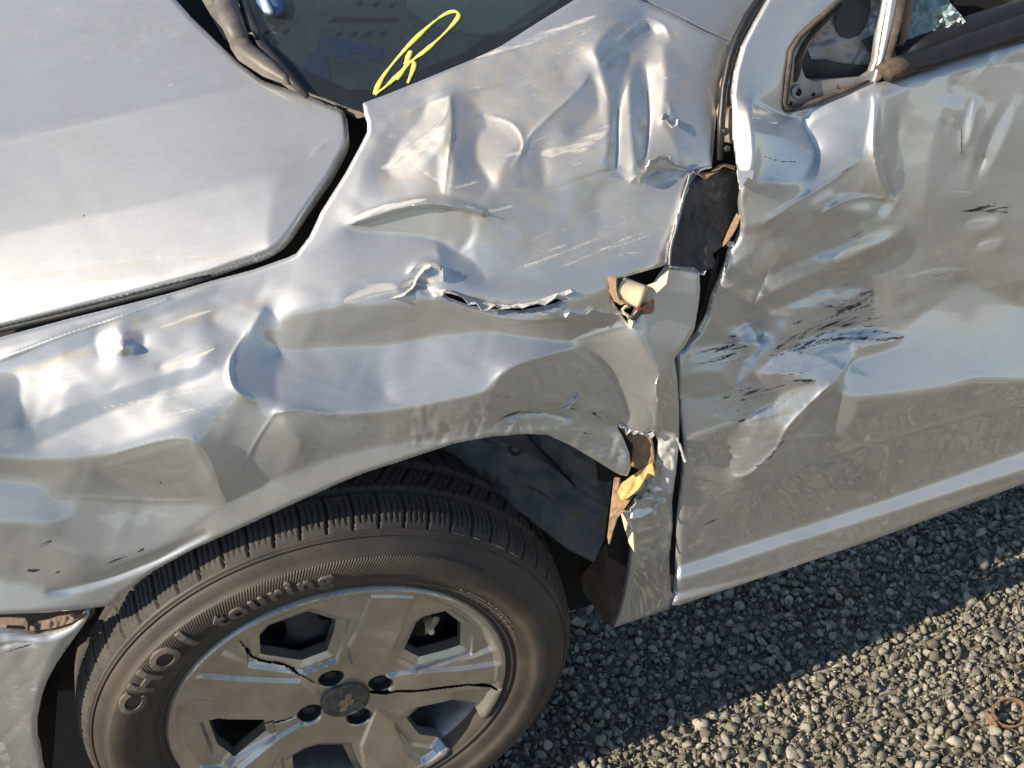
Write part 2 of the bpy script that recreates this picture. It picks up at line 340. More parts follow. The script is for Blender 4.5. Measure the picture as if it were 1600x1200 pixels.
        idx = np.full(s.U.shape, -1); idx[used] = np.arange(used.sum())
        P = np.stack([s.U[used], s.V[used]], -1); o = ~ins[used]
        if o.any():
            best = np.full(o.sum(), 1e9); Q = P[o].copy()
            for lp in loops:
                d, bx, by, _ = seg_dist(lp, P[o][:, 0], P[o][:, 1]); k = d < best; best = np.where(k, d, best); Q[k, 0] = bx[k]; Q[k, 1] = by[k]
            P[o] = Q
        V = CAM + rays(P)*np.exp(s.at(P, Lr))[:, None]; W = s.at(P, s.wear)
        F = np.stack([idx[jj, ii], idx[jj, ii+1], idx[jj+1, ii+1], idx[jj+1, ii]], -1)[:, ::-1]
        # drop faces collapsed by the trimming
        A = V[F]; ar = np.linalg.norm(np.cross(A[:, 2]-A[:, 0], A[:, 3]-A[:, 1]), axis=1); F = F[ar > 1e-9]
        if flange:
            E = np.concatenate([F[:, [0, 1]], F[:, [1, 2]], F[:, [2, 3]], F[:, [3, 0]]]); n = len(V)
            key = np.minimum(E[:, 0], E[:, 1]).astype(np.int64)*n+np.maximum(E[:, 0], E[:, 1]); uq, inv, cnt = np.unique(key, return_inverse=True, return_counts=True)
            B = E[cnt[inv] == 1]; bv = np.unique(B); 
            fn = np.cross(A[ar > 1e-9][:, 2]-A[ar > 1e-9][:, 0], A[ar > 1e-9][:, 3]-A[ar > 1e-9][:, 1]); N = np.zeros_like(V)
            Pg = CAM + s.D*np.exp(s.L)[..., None]; Ng = np.cross(np.gradient(Pg, axis=1), np.gradient(Pg, axis=0)); Ng /= np.linalg.norm(Ng, axis=2, keepdims=True)
            for _ in range(6): Ng[1:-1, 1:-1] = (Ng[1:-1, 1:-1]+Ng[:-2, 1:-1]+Ng[2:, 1:-1]+Ng[1:-1, :-2]+Ng[1:-1, 2:])/5
            N = s.at(P, Ng); N /= np.linalg.norm(N, axis=1, keepdims=True)+1e-12
            if (N*(V-CAM)).sum() > 0: N = -N
            mp = np.full(n, -1); mp[bv] = n+np.arange(len(bv)); V = np.concatenate([V, V[bv]-N[bv]*flange]); W = np.concatenate([W, W[bv]])
            F = np.concatenate([F, np.stack([B[:, 1], B[:, 0], mp[B[:, 0]], mp[B[:, 1]]], -1)])
        me = make_mesh(name, V, F)
        ca = me.color_attributes.new('wear', 'FLOAT_COLOR', 'POINT'); ca.data.foreach_set('color', np.concatenate([W, np.ones((len(W), 1))], 1).astype(np.float32).ravel())
        return link(name, me, material, parent, label)
def profile_base(zs, ys, rise=0., z0=.6, z1=.85):
    zs = np.asarray(zs); ys = np.asarray(ys)
    zf = np.linspace(zs[0], zs[-1], 400); yf = np.interp(zf, zs, ys); k = np.ones(25)/25; yf = np.convolve(np.pad(yf, 12, mode='reflect', reflect_type='odd'), k, 'valid')
    def base(px):
        D = rays(px); lo = np.full(len(D), .45); prev = None; res = np.full(len(D), 2.4); done = np.zeros(len(D), bool)
        ts = np.linspace(.45, 3.2, 500)
        for t in ts:
            P = CAM + D*t; z = P[:, 2]-rise*np.clip(P[:, 0], -.5, .35)*sstep((P[:, 2]-z0)/(z1-z0))
            f = P[:, 1]-np.interp(z, zf, yf)
            if prev is not None:
                h = (~done) & (prev < 0) & (f >= 0); res = np.where(h, t-(ts[1]-ts[0])*f/(f-prev+1e-12), res); done |= h
            prev = f
        return res
    return base
def plane_base(p0, n):
    p0 = np.asarray(p0); n = np.asarray(n)
    def base(px):
        D = rays(px); return np.clip(((p0-CAM)@n)/(D@n), .3, 6)
    return base
def flat_sheet(name, px, y, material, parent, thick=.003, outward=None, smooth=False, label=None, sub=0):
    """thin plate whose corners stand at the given lateral positions y (metres inboard)"""
    px = np.asarray(px, float); n = len(px); y = np.broadcast_to(np.asarray(y, float), (n,))
    P = on_y(px, y); nn = np.zeros(3); c = P.mean(0)
    for i in range(n): nn += np.cross(P[i]-c, P[(i+1) % n]-c)
    nn /= np.linalg.norm(nn)
    if nn@(c-CAM) > 0: nn = -nn
    bm = bmesh.new(); a = [bm.verts.new(p) for p in P]; b = [bm.verts.new(p-nn*thick) for p in P]
    bm.faces.new(a); bm.faces.new(b[::-1])
    for i in range(n): bm.faces.new((a[(i+1) % n], a[i], b[i], b[(i+1) % n]))
    bmesh.ops.triangulate(bm, faces=[f for f in bm.faces if len(f.verts) > 4])
    bmesh.ops.recalc_face_normals(bm, faces=bm.faces)
    me = bpy.data.meshes.new(name); bm.to_mesh(me); bm.free(); o = link(name, me, material, parent, label)
    if sub:
        m = o.modifiers.new('bevel', 'BEVEL'); m.width = sub; m.segments = 2; m.limit_method = 'ANGLE'
        me.shade_smooth()
    return o
def tube(name, pts, rad, material, parent, seg=12, flat=1., label=None, up=(0, 0, 1)):
    pts = np.asarray(pts, float); n = len(pts); rad = np.broadcast_to(np.asarray(rad, float), (n,)); V = []; F = []
    for i in range(n):
        t = pts[min(i+1, n-1)]-pts[max(i-1, 0)]; t /= np.linalg.norm(t); a = np.cross(t, up); a /= np.linalg.norm(a)+1e-9; b = np.cross(a, t)
        for k in range(seg):
            w = 2*math.pi*k/seg; V.append(pts[i]+a*math.cos(w)*rad[i]+b*math.sin(w)*rad[i]*flat)
    for i in range(n-1):
        for k in range(seg): F.append((i*seg+k, i*seg+(k+1) % seg, (i+1)*seg+(k+1) % seg, (i+1)*seg+k))
    F.append(tuple(range(seg))[::-1]); F.append(tuple(range((n-1)*seg, n*seg)))
    return link(name, make_mesh(name, V, F), material, parent, label)
# ================================================================== the car
car = empty('damaged_car')
car['label'] = 'silver car with crushed front fender and dented door, standing on gravel'; car['category'] = 'car'

# ------------------------------------------------------------------ front fender
fender_base = profile_base([.10, .22, .30, .42, .55, .66, .74, .80, .84, .88, .94, 1.02, 1.15, 1.5], [.085, .07, .05, .03, .022, .022, .032, .06, .095, .14, .20, .275, .38, .6], rise=.22)
fe = Sheet(-70, -70, 1180, 1010, fender_base)
ln = fe.lean
# upper part beside the hood and windscreen
ln([(470, 400), (500, 330), (545, 265), (572, 215), (575, 190), (567, 161), (700, 105), (900, -10), (1010, -40), (1142, 66), (1130, 130), (1112, 259), (1066, 310), (1045, 410), (960, 440), (860, 470), (700, 450), (640, 400)], 50, 4, 25)
ln([(567, 161), (650, 128), (740, 92), (840, 36), (930, -20), (960, 0), (880, 60), (800, 105), (700, 140), (640, 175), (600, 240), (545, 330), (500, 395), (470, 400), (500, 330), (560, 240), (574, 205)], 58, 0, 14)
ln([(600, 200), (650, 165), (672, 160), (640, 210), (605, 262), (575, 300), (560, 290)], 50, -6, 12)
ln([(704, 150), (672, 157), (657, 187), (624, 225), (605, 262), (620, 279), (657, 261), (689, 227), (701, 195)], 45, 42, 8)
ln([(706, 150), (740, 160), (760, 200), (745, 250), (740, 290), (700, 300), (692, 260), (702, 200)], 50, -22, 8)
ln([(686, 236), (704, 232), (708, 262), (702, 300), (688, 302), (682, 270)], 44, 24, 6)
ln([(745, 150), (830, 110), (905, 95), (915, 118), (860, 175), (815, 235), (800, 190), (760, 180)], 56, 8, 12)
ln([(751, 206), (800, 195), (818, 222), (808, 262), (775, 286), (745, 255)], 50, 30, 8)
ln([(720, 230), (745, 255), (765, 290), (740, 305), (712, 285)], 45, -28, 8)
ln([(922, 112), (935, 170), (915, 205), (905, 200), (895, 215), (868, 204), (830, 216), (862, 180), (903, 140)], 46, -34, 4)
ln([(860, 215), (895, 210), (945, 172), (957, 230), (925, 275), (890, 292), (850, 288), (840, 250)], 48, 32, 9)
ln([(800, 240), (830, 215), (848, 260), (840, 300), (790, 310), (780, 280)], 48, -8, 12)
ln([(640, 110), (740, 85), (830, 60), (930, 20), (1000, 20), (930, 60), (850, 95), (740, 130), (690, 140)], 56, 22, 12)
# deep folds by the door edge
ln([(928, 82), (950, 48), (985, 28), (1018, 30), (1024, 48), (1000, 72), (966, 88), (938, 112)], 30, -42, 9)
ln([(938, 112), (966, 88), (984, 84), (980, 120), (968, 170), (966, 230), (958, 268), (946, 272), (952, 210), (950, 150)], 38, -36, 9)
ln([(968, 150), (982, 118), (988, 170), (996, 240), (994, 292), (968, 288), (964, 230)], 48, 30, 8)
ln([(984, 118), (1006, 104), (1014, 150), (1012, 215), (1008, 272), (998, 288), (990, 230)], 36, -38, 7)
ln([(1006, 104), (1026, 70), (1044, 92), (1040, 140), (1036, 192), (1016, 188), (1014, 145)], 46, 28, 10)
ln([(1044, 62), (1125, 62), (1132, 110), (1116, 200), (1110, 245), (1060, 250), (1036, 195), (1042, 130)], 33, -18, 8)
ln([(1012, 190), (1036, 195), (1060, 240), (1040, 262), (1006, 290)], 46, 22, 6)
ln([(1005, 20), (1060, 30), (1130, 68), (1045, 58), (1020, 48)], 48, 25, 8)
ln([(900, 90), (928, 84), (940, 112), (948, 160), (925, 118), (880, 130)], 50, 26, 6)
# grey lower half of the upper part
ln([(770, 300), (860, 292), (955, 262), (985, 295), (990, 330), (930, 370), (820, 385), (765, 380), (765, 340)], 30, -14, 16)
ln([(940, 300), (1060, 262), (1072, 290), (1045, 408), (960, 432), (880, 440), (800, 430), (830, 395), (930, 375)], 40, 6, 16)
ln([(990, 262), (1030, 245), (1075, 255), (1060, 280), (1010, 290)], 24, -25, 6)
# pocket under the torn lip and the bright roll below it
ln([(545, 350), (620, 327), (680, 318), (750, 331), (759, 350), (737, 392), (708, 396), (690, 378), (630, 366), (560, 362)], 8, 8, 5)
ln([(735, 335), (758, 340), (757, 362), (735, 393), (715, 396), (738, 365)], 34, 26, 7)
ln([(480, 400), (520, 370), (600, 372), (690, 385), (705, 405), (690, 430), (650, 425), (580, 440), (500, 455), (450, 440)], 48, 12, 12)
ln([(684, 384), (715, 396), (745, 412), (757, 435), (735, 443), (700, 428), (690, 410)], 44, -38, 5)
ln([(752, 345), (800, 350), (830, 395), (790, 432), (757, 430), (742, 408)], 34, -6, 12)
# front half
ln([(-70, 540), (60, 512), (250, 462), (250, 472), (90, 522), (-70, 560)], 62, 10, 5)
ln([(-70, 575), (90, 535), (260, 476), (330, 452), (330, 470), (220, 505), (90, 560), (-70, 605)], 26, 10, 7)
ln([(-70, 600), (90, 560), (220, 508), (330, 465), (430, 430), (520, 455), (600, 455), (640, 465), (560, 490), (470, 515), (420, 480), (385, 525), (360, 560), (365, 605), (330, 640), (250, 672), (150, 706), (60, 712), (-70, 700)], 42, -10, 16)
ln([(150, 520), (185, 520), (190, 555), (160, 560)], 44, 26, 8)
ln([(195, 522), (222, 522), (220, 548), (197, 548)], 30, -44, 5)
ln([(-20, 700), (40, 672), (130, 628), (220, 598), (320, 570), (330, 582), (240, 615), (140, 655), (50, 695)], 20, 4, 8)
ln([(100, 612), (140, 595), (180, 598), (160, 620), (120, 632)], 30, -10, 8)
ln([(250, 572), (300, 548), (335, 542), (305, 568), (265, 577)], 48, 30, 4)
ln([(-70, 590), (22, 585), (30, 620), (32, 665), (-70, 690)], 50, -44, 3)
ln([(-70, 690), (20, 668), (50, 668), (40, 690), (-70, 712)], 22, -20, 6)
ln([(330, 500), (385, 470), (420, 455), (500, 462), (540, 470), (500, 490), (430, 520), (405, 530)], 44, 26, 12)
# the dent ahead of the wheel
ln([(415, 482), (388, 525), (360, 562), (363, 600), (395, 628), (430, 632), (452, 600), (442, 555), (430, 520), (436, 500)], 40, -50, 4)
ln([(300, 690), (350, 645), (400, 620), (440, 630), (420, 660), (398, 690), (372, 745), (356, 778), (330, 740)], 26, -24, 12)
ln([(430, 500), (520, 478), (612, 470), (680, 461), (697, 490), (692, 518), (661, 534), (612, 540), (537, 543), (445, 556)], 7, 2, 18)
ln([(500, 508), (560, 505), (640, 480), (680, 470), (640, 505), (560, 525), (480, 535)], 2, 4, 9)
ln([(445, 558), (537, 545), (612, 541), (690, 525), (800, 520), (880, 532), (890, 545), (820, 565), (785, 584), (755, 612), (612, 640), (500, 648), (440, 638), (430, 600)], 40, -20, 14)
ln([(600, 600), (680, 578), (780, 565), (880, 540), (820, 563), (785, 582), (755, 610), (680, 622), (620, 628)], 44, 16, 14)
# below the swage: gravel mirrored in the paint
ln([(-70, 712), (60, 716), (160, 712), (300, 684), (335, 740), (352, 780), (280, 790), (200, 790), (90, 770), (-70, 745)], 4, 4, 16)
ln([(150, 735), (300, 690), (352, 781), (230, 778)], -2, 20, 4, smooth=False)
ln([(-70, 745), (50, 752), (100, 785), (95, 812), (-70, 820)], 28, -10, 26)
ln([(100, 785), (200, 795), (352, 784), (300, 822), (240, 862), (130, 872), (80, 850), (95, 812)], 17, -8, 26)
ln([(-70, 822), (80, 825), (80, 860), (130, 876), (60, 905), (-70, 890)], 7, 8, 12)
ln([(60, 930), (160, 905), (250, 868), (330, 830), (340, 838), (250, 885), (175, 940), (90, 948)], 9, 6, 6)
ln([(-70, 905), (60, 912), (120, 935), (90, 952), (-70, 965)], 27, 0, 14)
ln([(430, 645), (500, 650), (612, 642), (755, 615), (790, 587), (830, 572), (885, 552), (930, 580), (965, 645), (968, 665), (900, 655), (820, 642), (770, 662), (700, 682), (560, 702), (440, 742), (362, 778), (380, 720), (410, 670)], 1, 0, 7)
ln([(358, 780), (400, 690), (428, 648), (446, 652), (470, 690), (440, 738)], 0, 16, 9)
ln([(446, 652), (540, 655), (600, 668), (480, 700), (470, 690)], 4, -10, 9)
ln([(362, 782), (440, 745), (560, 704), (700, 684), (780, 668), (770, 684), (650, 714), (532, 754), (400, 815), (300, 858), (240, 890), (235, 880), (300, 830)], 16, 0, 8)
ln([(770, 665), (830, 645), (900, 655), (960, 670), (985, 735), (930, 718), (880, 690), (820, 678), (780, 680)], 9, -8, 8)
ln([(945, 670), (968, 668), (984, 705), (984, 735), (970, 740), (955, 705)], 32, 10, 5)
# bowl under the long tear, leading to the triangular facet
ln([(684, 461), (725, 478), (800, 497), (856, 493), (968, 497), (985, 505), (900, 531), (856, 531), (800, 522), (732, 505), (700, 490)], -4, -4, 5)
ln([(782, 590), (820, 566), (886, 548), (912, 545), (942, 582), (965, 622), (976, 660), (940, 658), (886, 640), (810, 630), (765, 645)], -3, -14, 7)
ln(Z(5, (1050, 400), (1270, 318), (1315, 350), (1335, 410), (1420, 540), (1395, 640), (1390, 800), (1300, 770), (1245, 640), (1180, 520), (1120, 440)), 17, 26, 5)
ln(Z(5, (1310, 330), (1400, 180), (1440, 110), (1590, 110), (1590, 260), (1560, 370), (1500, 440), (1420, 535), (1340, 410)), 36, -26, 6)
ln(Z(5, (1420, 560), (1465, 490), (1500, 560), (1505, 680), (1440, 770), (1420, 700), (1405, 620)), 18, -30, 5)
# rear corner
ln([(985, 800), (1030, 720), (1060, 700), (1056, 780), (1052, 830), (1046, 880), (1050, 935), (960, 985), (985, 900)], 1, -8, 8)
ln([(1030, 780), (1050, 790), (1050, 930), (1036, 930), (1040, 860)], 6, -26, 8)
ln([(1026, 690), (1050, 685), (1056, 720), (1040, 760), (1020, 775), (1030, 730)], 30, 48, 4)
fe.solve(420)
rg_ = fe.ridge
fe.step([(548, 348), (600, 331), (660, 318), (712, 322), (759, 335)], 16, 9, 1)
rg_([(0, 562), (90, 527), (180, 497), (262, 466)], 3.5, 3.5); rg_([(920, 116), (905, 139), (860, 180), (830, 210), (812, 242), (800, 262)], 2.5, 1.6)
rg_([(182, 548), (200, 540)], 9, 6); rg_([(430, 645), (470, 640), (520, 648)], 3, 3)
rg_([(80, 925), (160, 905), (250, 870), (320, 835)], 7, -4)
rg_([(960, 60), (1000, 30), (1035, 38), (1048, 60)], 4, 2); rg_([(1036, 190), (1048, 178), (1044, 160)], 4, 2.5)
rg_([(985, 285), (1010, 262), (1035, 245), (1060, 258)], 3, 2.5); rg_([(1010, 275), (1040, 262), (1070, 266)], 3, -3)
rg_([(680, 461), (725, 480), (800, 499), (900, 497)], 3.5, 3)
rg_([(640, 425), (655, 412), (680, 412), (694, 425)], 4, 5); rg_([(630, 450), (655, 445), (675, 455)], 7, -8)
rg_([(770, 662), (810, 648), (850, 645), (890, 655)], 4, -4); rg_([(880, 640), (900, 622), (906, 615)], 3, 4)
rg_([(990, 620), (1015, 640), (1022, 670)], 3, -2)
for l_, w_, h_ in [([(640, 175), (700, 150), (780, 130), (900, 95)], 3, 1.6), ([(606, 262), (640, 232), (690, 190), (704, 152)], 2.5, 1.4), ([(704, 152), (706, 200), (700, 250), (694, 300)], 2.5, 1.6), ([(760, 180), (800, 192), (818, 222), (806, 264)], 2.5, 1.2), ([(770, 300), (860, 296), (950, 268), (990, 290)], 3, -1.4), ([(790, 432), (860, 405), (950, 372), (1046, 350)], 2.5, 1.0), ([(985, 118), (968, 170), (962, 265)], 2.5, -1.8), ([(1010, 110), (1014, 190), (1004, 288)], 2.5, -1.6), ([(384, 522), (360, 562), (364, 604), (396, 630)], 2.5, 1.6), ([(160, 714), (300, 686), (352, 781)], 2.2, 1.2), ([(352, 781), (400, 690), (430, 645)], 2.2, 1.3), ([(352, 781), (240, 782), (120, 776)], 2.2, .9), ([(890, 545), (935, 578), (962, 620), (978, 668)], 2.5, 1.6), ([(900, 531), (960, 512), (1000, 505)], 2.5, 1.2), ([(1000, 510), (1030, 585), (1022, 672)], 2.5, 1.3), ([(755, 612), (785, 583), (820, 564), (886, 548)], 2.5, 1.2)]: rg_(l_, w_, h_)
fe.crumple([(580, 160), (900, 10), (1120, 75), (1100, 250), (1040, 400), (800, 430), (620, 370), (560, 320)], 20, .8, 74, 4)
fe.crumple([(640, 640), (960, 600), (980, 730), (780, 680), (640, 700)], 10, 1.0, 34, 6)
fe.rough([(560, 150), (900, 0), (1130, 70), (1110, 250), (1040, 410), (800, 440), (620, 380), (540, 320)], 24, .35, 105, 3)
fe.rough([(640, 640), (960, 600), (980, 730), (780, 680), (640, 700)], 10, .7, 26, 5)
fe.rough([(0, 480), (400, 440), (700, 440), (950, 530), (900, 680), (300, 850), (0, 940)], 30, .35, 90, 8)
fe.rough([(985, 700), (1060, 690), (1050, 820), (990, 800)], 6, 2.2, 22, 9)
# wear: 0 black scuff, 1 pale scrape, 2 tan dust
mk = fe.mark
for l, w, a in [([(600, 262), (640, 240), (690, 200)], 14, .42), ([(850, 240), (900, 230), (950, 200)], 16, .42), ([(740, 90), (830, 62), (930, 25)], 8, .45), ([(780, 428), (860, 402), (965, 360)], 1.6, .5), ([(800, 440), (880, 416), (985, 370)], 1.6, .5), ([(930, 395), (1000, 372), (1055, 356)], 1.2, .5),
                ([(540, 470), (580, 452), (625, 448)], 10, .52), ([(250, 574), (300, 560), (335, 545)], 3, .6), ([(250, 512), (300, 494), (330, 485)], 4, .5), ([(150, 640), (260, 620), (360, 602)], 1.4, .6), ([(200, 660), (300, 640), (372, 628)], 1.2, .6), ([(545, 345), (600, 325), (665, 312)], 6, .6), ([(720, 320), (760, 330), (800, 322)], 2.5, .6), ([(1015, 120), (1032, 100)], 8, .45), ([(640, 250), (700, 290), (760, 280)], 3, .45)]: mk(1, l, w, a)
for l, w, a in [([(170, 510), (260, 500), (420, 470)], 20, .35), ([(640, 150), (740, 110), (900, 60)], 16, .38), ([(860, 250), (930, 230), (990, 240)], 20, .42), ([(960, 280), (1000, 285), (1050, 275)], 10, .4), ([(700, 190), (697, 240), (700, 300)], 6, .5), ([(0, 590), (100, 560), (230, 520)], 10, .4), ([(780, 320), (860, 330), (950, 300)], 22, .34), ([(760, 515), (860, 515), (960, 505)], 12, .32), ([(700, 660), (800, 650), (900, 640)], 26, .34), ([(180, 900), (300, 840), (450, 770), (640, 705)], 12, .3)]: mk(2, l, w, a)
for l, w, a in [([(48, 862), (66, 855), (80, 845)], 6, .42), ([(42, 892), (62, 890)], 5, .52), ([(85, 896), (96, 892)], 3, .52), ([(165, 882), (185, 874), (205, 870)], 3, .52), ([(215, 862), (226, 857)], 2.6, .52), ([(780, 655), (810, 645), (850, 645)], 3.5, .5), ([(770, 617), (805, 622)], 2, .46), ([(900, 675), (930, 678)], 2, .5), ([(925, 645), (940, 655)], 3, .5), ([(880, 637), (905, 640)], 2.4, .5), ([(830, 335), (880, 318), (930, 285)], 8, .26), ([(250, 752), (252, 756)], 2, .6), ([(1020, 595), (1028, 625)], 2, .5)]: mk(0, l, w, a)
UP = [(600, 175), (740, 110), (900, 30), (1010, 30), (1100, 80), (1090, 240), (1060, 270), (1030, 390), (800, 430), (690, 330), (580, 310)]
fe.mark(2, UP, 0, .35, area=True, feather=30); fe.mark(1, UP, 0, .21, area=True, feather=30)
for k, (c, ang, ln_, n, sp, w, a) in enumerate([((655, 225), -42, 90, 14, 22, 2.2, .36), ((760, 245), -30, 80, 10, 26, 1.6, .3), ((890, 240), -14, 80, 16, 26, 2.0, .34), ((870, 400), -20, 150, 14, 18, 1.2, .36), ((960, 380), -16, 120, 12, 16, 1.0, .36), ((760, 100), -22, 120, 10, 12, 1.4, .32), ((900, 60), -30, 110, 10, 12, 1.4, .32), ((1000, 285), -14, 80, 8, 10, 1.4, .36), ((590, 458), -12, 70, 16, 9, 1.6, .34), ((250, 600), -14, 130, 12, 34, .9, .36), ((280, 490), -16, 120, 10, 24, .9, .34), ((1030, 120), -70, 50, 6, 8, 1.4, .34), ((620, 330), -14, 90, 12, 7, 1.6, .36), ((830, 500), -4, 140, 8, 10, .8, .3), ((640, 670), -10, 160, 12, 20, .8, .3), ((240, 750), -12, 160, 10, 24, .8, .28)]): fe.scratches(1, c, ang, ln_, n, sp, w, a, 40+k)
for k, (c, ang, ln_, n, sp, w, a) in enumerate([((870, 335), -24, 80, 12, 26, 1.2, .30), ((820, 655), -10, 70, 10, 12, 1.4, .34), ((920, 660), 20, 40, 8, 14, 1.2, .36), ((70, 875), -22, 30, 8, 12, 1.2, .34)]): fe.scratches(0, c, ang, ln_, n, sp, w, a, 80+k)
fe.mark(1, Zs(880, 620, 3.157, (470, 190), (500, 170), (570, 200), (590, 300), (545, 400), (530, 475), (490, 440), (480, 380), (495, 330), (470, 280)), 0, .9, area=True, feather=3)
fe.mark(1, Zs(880, 620, 3.157, (300, 400), (330, 330), (320, 300), (260, 330), (240, 270), (290, 240), (340, 300), (330, 390)), 0, .42, area=True, feather=5)
fe.mark(1, [(628, 470), (610, 462), (560, 480), (540, 470), (600, 448), (640, 440), (650, 425), (690, 412), (696, 440), (680, 460), (650, 448)], 0, .38, area=True, feather=5)
FENDER = [(-70, 548), (0, 527), (100, 500), (200, 475), (262, 459), (326, 440), (397, 421), (450, 402), (463, 396), (484, 369), (502, 330), (540, 270), (566, 222), (574, 205), (574, 192), (569, 176), (567, 161), (600, 149), (650, 129), (740, 92), (781, 73), (837, 37), (897, 0), (1000, -62)]
FENDER += [(1002, 0), (1050, 22), (1100, 48), (1142, 67), (1137, 97), (1127, 127), (1122, 161), (1118, 195), (1114, 240), (1112, 259), (1097, 262), (1086, 267), (1078, 281), (1074, 287), (1066, 312), (1055, 351), (1047, 385), (1044, 411), (1035, 416), (983, 431), (963, 437), (951, 437), (953, 455), (960, 474), (972, 494), (983, 508), (1006, 480), (1035, 432), (1046, 418), (1079, 416), (1093, 431), (1094, 452), (1092, 474), (1085, 515), (1070, 541), (1054, 560), (1058, 590), (1061, 640), (1061, 690), (1056, 740), (1050, 785), (1051, 823), (1046, 873), (1049, 924), (1052, 932), (1045, 952), (959, 981), (966, 965), (975, 937), (983, 899), (988, 861), (984, 823), (973, 802), (985, 797), (996, 783), (1013, 772), (1022, 745), (1024, 715), (1030, 694), (1024, 680), (1018, 672), (1009, 677), (999, 673), (985, 670), (969, 661), (965, 667), (973, 682), (984, 710), (986, 730), (980, 744), (969, 742), (961, 738), (927, 717), (890, 695), (856, 680), (822, 678), (770, 682), (710, 693), (646, 714), (567, 740), (532, 754), (450, 791), (367, 829), (300, 859), (240, 892), (205, 918), (187, 930), (178, 941), (169, 947), (131, 952), (75, 957), (0, 960), (-70, 962)]
SLIT = [(690, 459), (706, 459), (726, 466), (750, 470), (774, 476), (803, 477), (838, 471), (866, 466), (884, 470), (872, 478), (846, 484), (812, 489), (770, 486), (732, 479), (704, 469)]
fender = fe.build('fender', FENDER, [SLIT], parent=car, flange=.007, roll=.0025, rollw=6, label='crumpled silver front fender torn open towards the door')

# ------------------------------------------------------------------ hood
hood_base = plane_base((.166, .198, .944), np.array([-.2096, -.362, 1])/np.linalg.norm([.2096, .362, 1]))
ho = Sheet(-90, -90, 620, 600, hood_base)
ho.lean([(-120, -120), (700, -120), (700, 100), (418, 129), (200, 175), (-120, 240)], 68, 30, 8, smooth=False)
ho.lean([(-120, 240), (200, 175), (418, 129), (560, 170), (560, 240), (300, 300), (-120, 390)], 63, 0, 14, smooth=False)
ho.lean([(-120, 390), (300, 300), (560, 240), (540, 300), (450, 380), (330, 430), (-120, 545)], 56, 16, 16, smooth=False)
ho.lean([(-120, 480), (250, 430), (420, 375), (450, 385), (330, 430), (-120, 545)], 50, 20, 10, smooth=False)
ho.lean([(440, 275), (545, 225), (520, 280), (450, 370), (420, 380)], 60, -8, 14)
ho.solve(400)
ho.ridge([(418, 128), (300, 152), (150, 188), (0, 224)], 3, .35); ho.ridge([(490, 240), (515, 215), (542, 200)], 2.5, .8)
ho.rough([(-90, -90), (560, -90), (560, 240), (300, 450), (-90, 560)], 20, .12, 170, 12)
for l, w, a in [([(35, 343), (60, 335), (75, 334)], 1.6, .3), ([(225, 308), (262, 296)], 1.4, .3), ([(0, 425), (150, 410), (340, 400)], 5, .30), ([(100, 345), (200, 330)], 6, .24), ([(20, 120), (90, 95)], 12, .22), ([(80, 95), (110, 90)], 10, .24), ([(260, 130), (275, 135)], 7, .26), ([(310, 125), (320, 118)], 6, .26), ([(350, 378), (368, 372)], 1.6, .4)]: ho.mark(1, l, w, a)
for l, w, a in [([(80, 350), (150, 335)], 9, .30), ([(0, 440), (200, 415), (350, 402)], 8, .30), ([(480, 250), (495, 230), (530, 205)], 5, .30), ([(0, 60), (300, 20)], 80, .20), ([(300, 430), (420, 380)], 10, .25), ([(200, 90), (400, 130)], 40, .16)]: ho.mark(2, l, w, a)
for l, w, a in [([(130, 337), (134, 336)], 2, .6), ([(243, 299), (247, 298)], 2, .6)]: ho.mark(0, l, w, a)
HOOD = [(-80, -80), (222, -80), (250, -30), (275, 0), (300, 28), (335, 62), (375, 100), (408, 124), (418, 129), (470, 145), (520, 165), (535, 172), (540, 180), (543, 205), (543, 218), (538, 232), (515, 275), (480, 325), (455, 362), (446, 373), (436, 383), (422, 392), (400, 401), (375, 409), (330, 425), (225, 453), (100, 485), (0, 510), (-80, 530)]
hood = ho.build('hood', HOOD, parent=car, flange=.012, roll=.004, rollw=7, label='pale silver hood with a dusty scuffed edge')

# ------------------------------------------------------------------ front door
door_base = profile_base([.10, .19, .22, .26, .30, .36, .46, .56, .66, .76, .84, .89, .93, 1.0, 1.1, 1.4], [.10, .066, .056, .052, .048, .044, .038, .030, .022, .024, .036, .055, .072, .105, .155, .32])
do = Sheet(1030, -80, 1710, 1000, door_base)
ln = do.lean
ln([(1060, 560), (1165, 340), (1300, 300), (1710, 200), (1710, 760), (1050, 960)], 6, 0, 30)
# upper front corner: smooth, sky-blue, with a lit front edge
ln([(1199, -60), (1320, -60), (1240, 60), (1222, 170), (1290, 250), (1250, 320), (1165, 360), (1150, 260), (1144, 160), (1161, 71)], 46, -2, 10)
ln([(1140, 160), (1166, 165), (1174, 220), (1176, 280), (1152, 285), (1143, 220)], 36, 54, 4)
ln(Z(3, (465, 430), (600, 480), (700, 480), (690, 540), (735, 600), (710, 700), (630, 770), (520, 765), (440, 900), (425, 820), (475, 640)), 44, -50, 6)
ln(Z(3, (440, 820), (520, 765), (640, 770), (780, 700), (640, 860), (540, 940), (440, 960)), 36, -10, 8)
ln(Z(3, (670, 510), (700, 470), (760, 425), (900, 385), (1000, 365), (990, 400), (880, 445), (740, 500), (700, 540)), 44, 44, 5)
ln(Z(3, (740, 500), (880, 440), (960, 410), (930, 540), (860, 650), (760, 730), (690, 740), (735, 640), (700, 560)), 44, 2, 6)
ln([(1345, 132), (1412, 118), (1506, 84), (1710, 20), (1710, 60), (1600, 85), (1510, 108), (1410, 140), (1350, 155)], 50, 2, 6)
